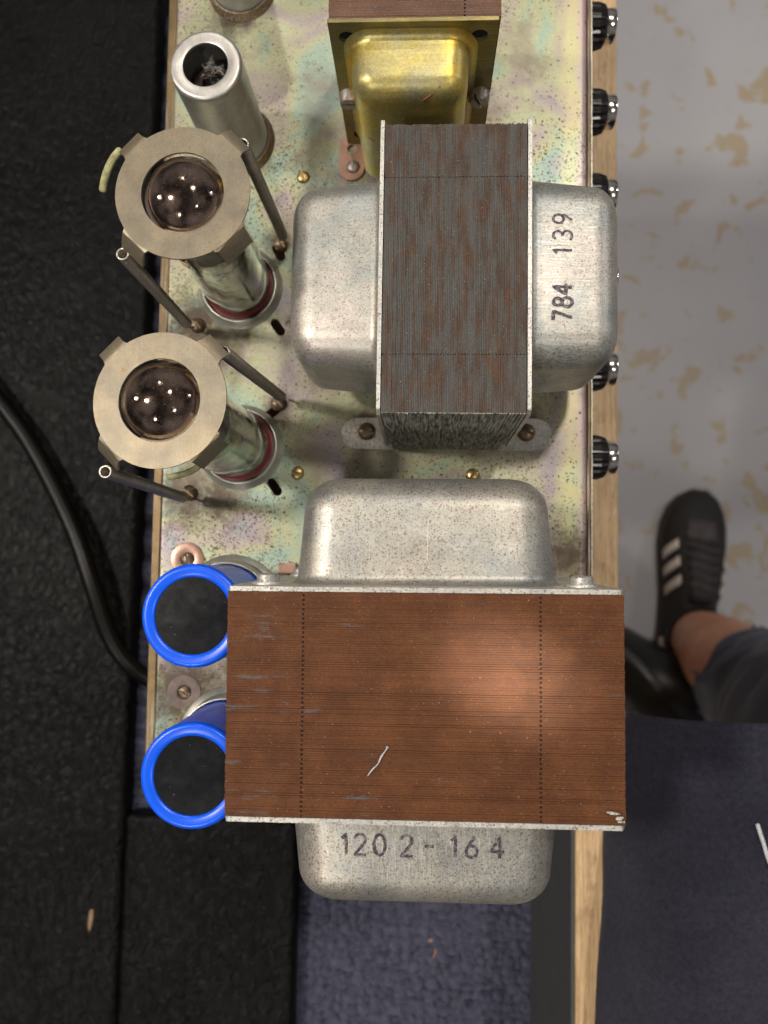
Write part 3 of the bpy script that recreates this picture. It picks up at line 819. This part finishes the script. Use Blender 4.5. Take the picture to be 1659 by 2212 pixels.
for sgn in (-1, 1):
    vsl, fsl = flat_plate([(-hl - .02, .85), (hl + .02, .85), (hl + .16, zt - .35), (hl + .14, zt + .03), (hl - .3, zt + .06), (-hl + .1, zt + .05), (-hl - .02, zt - .2)], [], .11)
    pl = MB(); xx = sgn*(hw + .075)
    for v in vsl: pass
    pl.add([Vector((xx + (v.z + .055) + sgn*.10*max(0, (v.x - hl*.75)/(hl*.25)) * 0, v.x, v.y)) for v in vsl], fsl)
    bevel(pl.build('end_plate', M['edge'], t2), .03)
    b = bell_mb(5.75, 4.75, .95, 2.72, .25, .85, 'x', sgn, sgn*(hw + .13), .22, 3.65, taper=.14, crown=.05)
    bo = b.build('end_bell', M['bell_x'], t2)
    for sg in ((seg(700, 569, 815, 570), seg(705, 500, 810, 498), seg(700, 455, 812, 452)) if sgn < 0 else (seg(1170, 602, 1285, 603), seg(1165, 745, 1270, 744), seg(1170, 530, 1250, 531))):
        line_on(bvh_of(b), Matrix.Rotation(-yaw, 3, 'Z'), Vector((ctr.x, ctr.y, 0)), sg, 5, .009, bo)
    if sgn > 0:
        bv = bvh_of(b); p0 = P(1228, 700, 5.4); Rz = Matrix.Rotation(-yaw, 3, 'Z'); q = Rz @ (p0 - Vector((ctr.x, ctr.y, 0)))
        k = 1/75.0
        write('784139', [(700 - y)*k for y in (706, 676, 648, 562, 528, 492)], .47, .036,
              lambda u, v: (q.x - v*1.1, q.y + u), bv, bo, wds={'7': .05, '8': .05, '4': .048})
    # foot tab with a bolt
    tabv, tabf = flat_plate(capsule(0, 0, 1.3, .58, 0), [circle(.3, 0, .2)], .1)
    tb = MB(); c = Vector((sgn*(hw + .55), -hl + .55, .12))
    tb.add([Vector((v.x*sgn + c.x, v.y + c.y, v.z + c.z)) for v in tabv], [tuple(reversed(f)) if sgn < 0 else f for f in tabf])
    bevel(tb.build('mounting_tab', M['edge'], t2), .03)
    screw('tab_screw', M['dark_brass'], .33, .22, t2, (sgn*(hw + .85), -hl + .62, .12), ang=1.2)
    lg = MB(); lg.box((sgn*(hw + .14) - .08, -hl + .25, .1), (sgn*(hw + .14) + .12, -hl + .75, 1.5)); bevel(lg.build('leg', M['edge'], t2), .04)

# ================================================================== REAR TRANSFORMER (yellow bell)
zt = 6.5
A, B = P(707, 50, zt), P(1079, 44, zt)
c3 = (A + B)/2; W3 = (B - A).length
t3 = thing('choke_transformer', 'transformer with a shiny yellow gold end bell at the top edge of the photo', 'transformer', (c3.x, c3.y, 0), (0, 0, math.atan2(B.y - A.y, B.x - A.x)))
laminations(t3, M['lam_top'], 'x', -W3/2 + .03, W3/2 + .05, .14, 3.6, .3, zt, 60, (W3*.30,), jit=.008)
hs = [circle(sx*(W3/2 - .52), zz_, .25, 20) for sx in (-1, 1) for zz_ in (zt - .62, .75)]
vsl, fsl = flat_plate([(-W3/2, .05), (W3/2, .05), (W3/2, zt + .02), (-W3/2, zt + .02)], hs, .12)
m = MB(); m.add([Vector((v.x, .06 + (v.z + .06), v.y)) for v in vsl], fsl); bevel(m.build('end_plate', M['gold_plate'], t3), .025)
m = MB(); m.box((-W3/2 + .05, .125, .1), (W3/2 - .05, .138, zt - .05)); m.build('insulator', M['dark'], t3)  # added black sheet, stands in for shade inside the plate holes
b = bell_mb(3.6, 5.7, .66, 1.75, .25, .62, 'y', -1, -.005, -.08, 3.15, taper=.05, crown=.04); b.build('end_bell', M['gold'], t3)
for sx in (-1, 1):
    screw('plate_screw', M['steelscrew'], .36, .34, t3, (sx*(W3/2 - .33) , -.02, 3.1), Matrix.Rotation(PI/2, 3, 'X'), ang=PI/2 if sx < 0 else .5, dome=False)
    lv, lf = flat_plate(capsule(0, 0, .75, .48, PI/2), [circle(0, .35, .17)], .09)
    m = MB(); cc = Vector((sx*(W3/2 - .15), -.55, .12)); m.add([Vector((v.x + cc.x, v.y + cc.y, v.z + cc.z)) for v in lv], lf)
    bevel(m.build('mounting_lug', M['copper'], t3), .03)
    screw('lug_screw', M['steelscrew'], .25, .14, t3, cc + Vector((.06, -.35, 0)), ang=.3)

# long scratches through the yellow coating
def scratch3(pts):
    m = MB(); Rz = Matrix.Rotation(-t3.rotation_euler[2], 3, 'Z'); bv3 = bvh_of(b); o_ = Vector((0, 0, H)) - Vector((c3.x, c3.y, 0)); o_ = Rz @ o_
    rows = []
    for (a, b_, wq) in pts:
        d = Rz @ (P(a, b_, 0) - Vector((0, 0, H))); hit = bv3.ray_cast(o_, d.normalized())
        if hit[0]: rows.append((hit[0] + hit[1]*0, wq))
    if len(rows) > 1: m.sweep([r[0] for r in rows], [r[1] for r in rows], 5, flat=1); m.build('scratch', M['splint'] if 0 else M['rustmark'], t3)
M['rustmark'] = simple('rust_mark', (.22, .07, .02, 1), .5)
scratch3([(907, 222, .01), (918, 214, .03), (930, 206, .03), (938, 200, .01)])
scratch3([(862, 270, .01), (867, 262, .02), (872, 255, .01)])
scratch3([(794, 296, .01), (800, 300, .03), (810, 305, .01)])

# ================================================================== CAPACITORS
def make_cap(loc, label):
    t = thing('electrolytic_capacitor', label, 'capacitor', loc, group='blue sleeved capacitors')
    R = 1.56; h = 4.8
    m = MB(); prof = [(R*.985, .9), (R*.985, h - .28)]
    prof += [(R, h-.16), (R-.015, h-.08), (R-.05, h-.03), (R-.10, h-.005), (R-.16, h), (R-.30, h-.03), (R-.38, h-.05), (R-.40, h-.08), (R-.40, h-.2)]
    m.lathe(prof, 80); m.build('sleeve', M['blue'], t)
    m = MB(); m.lathe([(.001, h - .085), (R*.6, h - .088), (R - .395, h - .092)], 64); m.build('end_disc', M['disc'], t)
    m = MB(); m.lathe([(R*.97, .95), (R*.97, .1), (R*.97, .0)], 64); m.build('can', M['can'], t)
    m = MB(); m.lathe([(R + .02, 1.0), (R + .07, 1.03), (R + .10, .98), (R + .10, .12), (R + .16, .05), (R + .34, .04), (R + .36, .005)], 72); m.build('clamp_band', M['can'], t)
    return t
make_cap(P(500, 1313, 0), 'blue sleeved capacitor with black top, the upper of the pair left of the rusty transformer')
make_cap(P(500, 1599, 0), 'blue sleeved capacitor with black top, the lower of the pair left of the rusty transformer')

# ================================================================== TUBE SHIELDS
def make_shield(basep, topp, h, label, R=1.19):
    t = thing('tube_shield', label, 'tube shield', basep, group='metal shields over the small tubes')
    ax = (topp - basep); ax.z = h; tilt = lambda z: Vector((ax.x*z/h, ax.y*z/h, 0))
    m = MB(); rows = []
    prof = [(R + .06, .02), (R + .06, .25), (R, .32), (R, h - .16)]
    for k in range(7): a = PI/2*k/6; prof.append((R - .13 + .13*math.cos(a), h - .13 + .13*math.sin(a)))
    prof += [(.78, h), (.745, h - .015), (.74, h - .08), (R - .1, h - .1), (R - .1, .3)]
    for (r, z) in prof: rows.append([Vector((r*math.cos(a), r*math.sin(a), z)) + tilt(z) for a in [2*PI*k/64 for k in range(64)]])
    m.grid(rows, close_u=True); m.build('can', M['shield'], t, sharp=50)
    m = MB(); m.lathe([(R + .07, .3), (R + .13, .28), (R + .14, .1), (R + .22, .06), (R + .24, .004)], 48); m.build('base_ring', M['rim'], t)
    m = MB(); z0 = h - 1.0
    m.lathe([(.78, .4), (.80, z0 - .1), (.74, z0 + .15), (.5, z0 + .3), (.2, z0 + .35), (.12, z0 + .45), (.1, z0 + .62), (.02, z0 + .68)], 32, c=tilt(z0)); m.build('small_tube', M['glass'], t)
    m = MB(); m.lathe([(.02, z0 - .15), (.66, z0 - .15), (.66, z0 - .2), (.66, .5)], 24, c=tilt(z0)); m.build('tube_innards', M['innards'], t)
    m = MB()
    m.lathe([(.6, z0 - .05), (.5, z0 + .12), (.32, z0 + .12), (.34, z0 - .02)], 24, c=tilt(z0)); m.build('getter_patch', M['getter'], t)
    rr = random.Random(3); m = MB()
    for k in range(26):
        p = Vector((rr.gauss(.12, .18), rr.gauss(.3, .12), z0 + .45)) + tilt(z0); pts = [p]
        for q_ in range(4): p = p + Vector((rr.gauss(0, .07), rr.gauss(0, .07), rr.gauss(0, .02))); pts.append(p)
        m.sweep(pts, .006, 4)
    m.build('dust_fluff', M['fluff'], t, kind='stuff')
    return t
hS = 4.3
tp = P(443, 139, hS)
make_shield(P(513, 305, 0), tp, hS, 'tall silvery tube shield open at the top, just above the upper power tube')
b2 = P(523, -22, 0); make_shield(b2, b2 + Vector((.0, .0, hS)), hS, 'silvery tube shield cut off by the top edge of the photo', 1.08)

# ================================================================== POWER TUBES AND RETAINERS
hR = 7.3
def make_tube(basep, ringp, label):
    t = thing('power_tube', label, 'vacuum tube', basep, group='power tubes under spring retainers')
    ax = ringp - basep
    til = lambda z: Vector((ax.x*z/hR, ax.y*z/hR, 0))
    def tl(prof, name, mat, n=56):
        m = MB(); m.grid([[Vector((r*math.cos(a), r*math.sin(a), z)) + til(z) for a in [2*PI*k/n for k in range(n)]] for r, z in prof], close_u=True)
        return m.build(name, mat, t)
    R = 1.23; zt_ = hR + .50
    dome = [(R*math.cos(a), zt_ - .95 + .95*math.sin(a)) for a in [PI/2*k/16 for k in range(16)]] + [(.004, zt_)]
    tl([(R*.95, .25), (R, .5), (R, zt_ - 1.0)] + dome, 'glass_envelope', M['glass'], 64)
    g = .965
    gd = [(R*g*math.cos(a), zt_ - .98 + .93*math.sin(a)) for a in [PI/2*k/16 for k in range(16)]] + [(.004, zt_ - .05)]
    tl([(R*g*.99, zt_ - 1.35), (R*g, zt_ - 1.1)] + gd, 'getter', M['getter'], 64)
    tl([(R*.93, .75), (R*.95, 1.2), (R*.95, 4.6), (R*.90, 4.9)], 'silvering', M['silver'], 64)
    tl([(.001, 5.75), (.96, 5.75), (.96, 5.68), (.001, 5.68)], 'mica_spacer', M['mica'], 32)
    tl([(.001, 1.5), (.96, 1.5), (.96, 1.43), (.001, 1.43)], 'mica_spacer', M['mica'], 32)
    m = MB()
    rows = [[Vector((x*.62, y*.42, z)) + til(z) for x, y in rrect(1.6, 1.6, .5, 5, 3)] for z in (1.5, 3, 4.5, 5.7)]
    m.grid(rows, close_u=True); m.build('anode', M['innards'], t)
    tl([(R + .01, .28), (R + .015, .62), (R - .01, .66)], 'red_band', M['red'], 56)
    tl([(.02, .3), (R*.98, .3), (R*1.02, .36)], 'tube_foot', M['mica'], 40)
    m = MB(); m.lathe([(R + .07, .05), (R + .09, .28), (R + .13, .30), (R + .17, .27), (R + .19, .08), (R + .33, .03), (R + .35, .004)], 56); m.build('socket_ring', M['can'], t)
    m = MB(); m.lathe([(.01, .12), (R + .07, .12), (R + .08, .1)], 40); m.build('socket', M['dull_washer'], t)
    return t
def make_retainer(ringp, springs, label, rot, strip, basep):
    t = thing('tube_retainer', label, 'tube retainer', (ringp.x, ringp.y, 0), group='spring retainers')
    Ro, Ri_ = 1.89, 1.16
    ax = (ringp - basep); ax.z = 0
    tz = lambda p: hR + .05 - (p.x*ax.x + p.y*ax.y)/hR
    m = MB(); n = 96
    m.grid([[Vector((r*math.cos(a), r*math.sin(a), 0)) for a in [2*PI*k/n for k in range(n)]] for r in (Ri_, (Ri_ + Ro)/2, Ro)], close_u=True, smooth=False)
    for k, (ang, hwid, tip, drop) in enumerate(((135, .38, 2.24, .14), (45, .40, 2.24, .16), (-45, .50, 2.04, .8), (-135, .42, 2.25, .5))):
        a = math.radians(ang + rot); d = Vector((math.cos(a), math.sin(a), 0)); nn_ = Vector((-d.y, d.x, 0)); rows = []
        s0 = (Ro - 1.66)/(tip - 1.66)
        for q_ in (.80*s0, s0, s0 + .12*(1-s0), s0 + .3*(1-s0), s0 + .5*(1-s0), s0 + .75*(1-s0), 1):
            s_ = q_; r = 1.66 + (tip - 1.66)*s_; row = []
            f_ = max(0, (s_ - s0)/(1 - s0)); wid = hwid*(1 + .13*max(0, 1 - f_/.25)**2)
            for e in range(9):
                ee = -1 + 2*e/8; rr_ = r if s_ > s0 else min(r, math.sqrt(max(0, (Ro - .002)**2 - (wid*ee)**2)))
                row.append(d*rr_ + nn_*wid*ee + Vector((0, 0, (-.006 if s_ < s0 - 1e-6 else -.001) - drop*f_**1.5)))
            rows.append(row)
        m.grid(rows, smooth=False)
    for v in m.v: v.z += tz(v)
    o = m.build('retainer_ring', M['nickel'], t, up=True); solidify(o, .07, -1)
    # curled skirt under the ring
    m = MB(); rows = []
    for zq in (0, -.35, -.75):
        rows.append([Vector((1.16*math.cos(a), 1.16*math.sin(a), zq)) for a in [math.radians(-115 + rot + 95*k/16) for k in range(17)]])
    m.grid(rows)
    for v in m.v: v.z += tz(v)
    solidify(m.build('skirt', M['nickel'], t), .05, -1)
    org = Vector((ringp.x, ringp.y, 0))
    for (a, b) in springs:
        a = a - org; b = b - org; d = b - a; L = d.length; t_ = d.normalized(); u = t_.orthogonal().normalized(); v_ = t_.cross(u)
        turns = int(L*.93/.062); r = .16; pts = []
        for k in range(turns*9 + 1):
            th_ = 2*PI*k/9; pts.append(a + t_*(.0 + L*.93*k/(turns*9)) + (u*math.cos(th_) + v_*math.sin(th_))*r)
        m = MB(); m.sweep(pts, .036, 5); sp = m.build('spring', M['spring'], t)
        m = MB(); m.sweep([a + (u*math.cos(q) + v_*math.sin(q))*r for q in [2*PI*k/24*1.05 for k in range(25)]], .036, 6); m.build('spring_end', M['spring_end'], sp)
        m = MB(); m.sweep([b - t_*L*.09, b - t_*.1, b + Vector((.03, .05, -.1)), b + Vector((0, .1, -.35))], .045, 6); m.build('spring_hook', M['brass'], sp)
    m = MB(); m.sweep([s_ - org for s_ in strip], [.03] + [.05]*(len(strip)-2) + [.03], 6, flat=2.2); m.build('fibre_strip', M['paper'], t)
    return t
R1, R2 = P(395, 418, hR), P(345, 865, hR)
zs = 6.85
make_tube(TB1, R1, 'upper power tube, dark mirrored glass dome showing through the upper ring, red base band')
make_tube(TB2, R2, 'lower power tube, brightly reflecting mirrored dome showing through the lower ring')
make_retainer(R1, [(P(524, 312, zs), P(616, 522, .5)), (P(265, 549, zs), P(412, 708, .5))],
              'upper round metal tube retainer with two springs, next to the silvery shield', 2,
              catmull([P(262, 322, 6.5), P(243, 345, 6.4), P(228, 380, 6.3), P(221, 415, 6.2)], 5), TB1)
make_retainer(R2, [(P(483, 761, zs), P(614, 862, .5)), (P(228, 1019, zs), P(405, 1078, .5))],
              'lower round metal tube retainer with two springs, above the blue capacitors', 0,
              catmull([P(360, 1030, 5.9), P(385, 1027, 5.9), P(420, 1014, 5.9), P(442, 990, 6.0)], 5), TB2)
for (a, b) in ((606, 528), (425, 703), (600, 872), (408, 1066)):
    screw('anchor_screw', M['dark_brass'], .27, .22, ch, P(a, b, .08), ang=.9)

# ================================================================== PERSON
pers = thing('person', 'person in navy top and frayed jeans, with bare ankle and black white-striped sneaker', 'person', P(1500, 1300, ZF))
org = Vector(P(1500, 1300, ZF))
def pbuild(m, name, mat, parent=pers, **k):
    if parent is pers:
        for v in m.v: v -= org
    else:
        for v in m.v: v -= org
    return m.build(name, mat, parent, **k)
# sneaker: loft along its length, from heel to toe
heel, toe = P(1455, 1470, ZF), P(1512, 1062, ZF + 2)
def shoe_frame():
    d = (toe - heel); d.z = 0; L = d.length; d.normalize(); return d, Vector((d.y, -d.x, 0)), L
d_, s_, L_ = shoe_frame()      # s_ points to the right of the walking direction
wl = [(0, 2.0, 2.0), (.04, 3.0, 3.0), (.15, 3.7, 3.7), (.3, 3.8, 3.9), (.45, 4.0, 4.2), (.6, 4.7, 4.7), (.72, 5.2, 5.0), (.82, 5.1, 4.7), (.9, 4.4, 4.0), (.96, 3.1, 2.9), (1.0, 1.2, 1.2)]
hts = {0: 6.5, .04: 8.0, .15: 8.5, .3: 8.6, .45: 8.4, .6: 7.3, .72: 6.0, .82: 5.0, .9: 4.3, .96: 3.4, 1.0: 2.2}
m = MB(); rows = []
for (q, l_, r_) in wl:
    c = heel + d_*L_*q; h_ = hts[q]; row = []
    for k in range(20):
        a = PI*k/19; x = math.cos(a); zz_ = math.sin(a)
        wx = (r_ if x > 0 else l_)
        pw = abs(x)**.75*(1 if x > 0 else -1) * (1 - .32*max(0, zz_ - .4))
        row.append(c + s_*pw*wx*.98 + Vector((0, 0, 1.6 + (h_ - 1.6)*zz_**.85)))
    rows.append(row)
# hollow the collar
for i, (q, *_r) in enumerate(wl):
    if q <= .30:
        for k in range(20):
            if 5 <= k <= 14: rows[i][k].z -= 2.0*(1 - abs(k - 9.5)/5.5)*(1 if q > .02 else .2)
m.grid(rows, capstart=True, capend=True); sh = pbuild(m, 'sneaker', M['suede'])
sh.modifiers.new('sub', 'SUBSURF').levels = 1; sh.modifiers['sub'].render_levels = 2
m = MB(); rows = []
for z_, k_ in ((ZF + .02, .98), (ZF + .3, 1.04), (ZF + 1.8, 1.04), (ZF + 2.0, 1.0)):
    row = [heel + d_*L_*(q - .5)*1.02 + d_*L_*.5 + s_*r_*k_ for q, l_, r_ in wl] + [heel + d_*L_*(q - .5)*1.02 + d_*L_*.5 - s_*l_*k_ for q, l_, r_ in reversed(wl)]
    rows.append([Vector((p.x, p.y, z_)) for p in row])
m.grid(rows, close_u=True, capstart=True, capend=True); pbuild(m, 'sole', M['gum'], sh)
def on_shoe(q, e):
    """q along the shoe 0..1, e across the upper 0 (left) .. 1 (right)"""
    for (a, b) in zip(wl[:-1], wl[1:]):
        if a[0] <= q <= b[0]:
            f = (q - a[0])/(b[0] - a[0]); l_ = a[1] + (b[1]-a[1])*f; r_ = a[2] + (b[2]-a[2])*f; h_ = hts[a[0]] + (hts[b[0]] - hts[a[0]])*f; break
    an = PI*(1 - e); x = math.cos(an); zz_ = math.sin(an); wx = r_ if x > 0 else l_
    pw = abs(x)**.75*(1 if x > 0 else -1)*(1 - .32*max(0, zz_ - .4))
    n_ = (s_*x + Vector((0, 0, zz_))).normalized()
    return heel + d_*L_*q + s_*pw*wx + Vector((0, 0, 1.6 + (h_ - 1.6)*zz_**.85)) + n_*.12
def patch(name, mat, q0, q1, e0, e1, slant=0, n=8):
    m = MB(); m.grid([[on_shoe(q0 + (q1-q0)*j/5 + slant*(e0 + (e1-e0)*i/n - e0), e0 + (e1-e0)*i/n) for i in range(n+1)] for j in range(6)])
    return solidify(pbuild(m, name, mat, sh), .12, 0)
for q in (.615, .525, .43): patch('side_stripe', M['stripe'], q, q + .045, .06, .27, .35)
for q in (.57, .50, .43): patch('side_stripe', M['stripe'], q, q + .035, .95, .80, -.35)
patch('tongue', M['suede'], .42, .72, .38, .62)
patch('toe_cap', M['toe'], .74, .84, .35, .65)
for q in (.50, .55, .60, .65, .70):
    m = MB(); m.sweep([on_shoe(q + .01*math.sin(i), .34 + .32*i/6) + Vector((0, 0, .15)) for i in range(7)], .28, 6, flat=.5); pbuild(m, 'lace', M['toe'], sh)
patch('heel_trim', M['stripe'], .04, .22, .03, .16, 0)
# leg: one continuous skinned surface from inside the shoe up to the knee
ank = [P(1492, 1452, ZF + 4), P(1500, 1435, ZF + 8), P(1512, 1425, ZF + 13), P(1548, 1440, ZF + 20), P(1600, 1470, ZF + 28), P(1700, 1530, ZF + 42)]
rad = [4.6, 4.4, 4.0, 4.3, 5.0, 6.0]
ank = [P(1495, 1395, ZF + 3), P(1512, 1385, ZF + 8), P(1530, 1392, ZF + 12), P(1568, 1425, ZF + 19), P(1640, 1480, ZF + 30), P(1760, 1560, ZF + 45)]
rad = [4.2, 4.4, 4.7, 5.8, 6.6, 6.8]
def rfun(c, r, n=6):
    cc = catmull(c, n); rr = []
    for i in range(len(r) - 1):
        for k in range(n): rr.append(r[i] + (r[i+1]-r[i])*k/n)
    rr.append(r[-1]); return cc, rr
cc, rr = rfun(ank, rad)
m = MB(); m.sweep(cc, rr, 24); pbuild(m, 'leg', M['skin'])
m = MB(); m.sweep([p + Vector((0, 0, .0)) for p in cc[:10]], [r + .35 for r in rr[:10]], 24, cap=False); 
for v in m.v: v.z -= 0.8
pbuild(m, 'sock', M['suede'])
# jeans leg with frayed hem
jl = [P(1655, 1496, ZF + 28.5), P(1672, 1508, ZF + 32), P(1770, 1570, ZF + 45), P(1900, 1660, ZF + 62), P(2150, 1830, ZF + 80)]
cc2, rr2 = rfun(jl, [7.6, 8.0, 9.5, 11, 11.5])
m = MB(); m.sweep(cc2, [r*(1 + .03*math.sin(i*1.7)) for i, r in enumerate(rr2)], 40, cap=False)
for v in m.v: v += Vector((noise.noise(v*.25), noise.noise(v*.25 + Vector((9, 0, 0))), 0))*.7
jn = pbuild(m, 'jeans_leg', M['denim']); solidify(jn, .35, 0)
rnd = random.Random(5); m = MB(); p0 = cc2[0]; tt = (cc2[1] - cc2[0]).normalized(); u = tt.orthogonal().normalized(); v_ = tt.cross(u)
for k in range(320):
    a = rnd.uniform(0, 2*PI); p = p0 + (u*math.cos(a) + v_*math.sin(a))*(7.6 + rnd.uniform(-.1, .3)); e = p - tt*rnd.uniform(.5, 1.6) + (u*rnd.gauss(0, .4) + v_*rnd.gauss(0, .4))
    m.sweep([p + tt*.6, (p + e)/2, e], .13, 4)
f_ = pbuild(m, 'frayed_hem', M['fray'], jn, kind='stuff')
# navy top: bulky draped body leaning over the board, near the camera
gx0 = P(1300, 2000, -3).x
def gz(x, y):
    base = -3.2 - .010*(x - 14)**2*.5
    return base
m = MB(); rows = []
# outline of the near body, in the direction seen, swept from its silhouette inward
outl = [(1352, 1538), (1330, 1640), (1322, 1740), (1311, 1830), (1303, 1930), (1292, 2040), (1286, 2140), (1283, 2240), (1280, 2400)]
left = catmull([P(a, b, -6.0) for a, b in outl], 7)
def top_y(x): return P(1430, 1528, -9).y + .14*math.sin(x*.5) - .006*(x - 10)**2 + .05*(x-8)
NX = 70
for p in left:
    row = []
    for i in range(NX + 1):
        s = i/NX; x = p.x + (44 - p.x)*s**1.3; y = p.y + .085*(x - p.x)*math.exp(-max(0, left[0].y - p.y)/6)
        dx = x - p.x
        z = -6.0 + 4.6*(1 - math.exp(-dx/2.2)) - .004*dx*dx
        z += 1.0*math.sin(.9*(x*.8 - y*.5) + 2.5*noise.noise(Vector((x*.12, y*.12, 8))))*math.exp(-((y + 11)/4.5)**2) + .35*noise.noise(Vector((x*.18, y*.12, 4))) + .10*math.sin(1.3*(x*.55 + y*.35) + 2*noise.noise(Vector((x*.1, y*.1, 0)))) * math.exp(-((y + 16)/14)**2)
        row.append(Vector((x, y, z)))
    rows.append(row)
# hem folding down at the far side
def tuck(p, dz, e):
    k = (H - (p.z + dz))/(H - p.z)*1.0 + e      # falls away under the body, so it bulges nowhere
    return Vector((p.x*k, p.y*k, p.z + dz))
hem = []
r0 = rows[0]
for (dz, e) in ((-24, .30), (-14, .22), (-7, .15), (-3.2, .09), (-1.1, .035), (-.25, .01)):
    hem.append([tuck(p, dz, e) for p in r0])
rows = hem + rows
allr = []
for row in rows:
    a = row[0]
    allr.append([tuck(a, -24, .30), tuck(a, -12, .18), tuck(a, -4.5, .09), tuck(a, -1.2, .02)] + row)
m.grid(allr)
for v in m.v:
    pass
top = pbuild(m, 'navy_top', M['shirt'], sharp=None); solidify(top, .25, -1)
bvt = BVHTree.FromPolygons([tuple(v + org) for v in m.v], m.f)
m = MB(); pts = []
for (a, b) in ((1634, 1778), (1640, 1798), (1648, 1822), (1655, 1846), (1668, 1880), (1690, 1930)):
    o_ = Vector((0, 0, H)); d = (P(a, b, 0) - o_).normalized(); hit = bvt.ray_cast(o_, d)
    if hit[0]: pts.append(hit[0] + Vector((0, 0, .08)))
if len(pts) > 1:
    m.sweep(catmull(pts, 4), .08, 7); pbuild(m, 'drawstring', M['cordw'])

# black chair foot behind the shoe
cf = thing('chair', 'black metal chair foot on the floor, between the rusty transformer and the sneaker', 'chair', P(1400, 1480, ZF)); o0 = P(1400, 1480, ZF)
m = MB(); a, b = P(1300, 1395, ZF + 5), P(1540, 1560, ZF + 14)
m.sweep([a - o0, (a + b)/2 - o0, b - o0], [4.5, 5.2, 6], 16); m.build('foot', M['blackmetal'], cf)
m = MB(); m.sweep([P(1345, 1405, ZF + 12) - o0, P(1390, 1445, ZF + 13) - o0, P(1430, 1490, ZF + 15) - o0], .9, 10, flat=.6); m.build('trim_strip', M['greymetal'], cf)  # grey strip stands in for the highlight along the black foot

# lay the tall things' empties on the ground of their own frames, nothing left over
for me in list(bpy.data.meshes):
    if me.users == 0: bpy.data.meshes.remove(me)
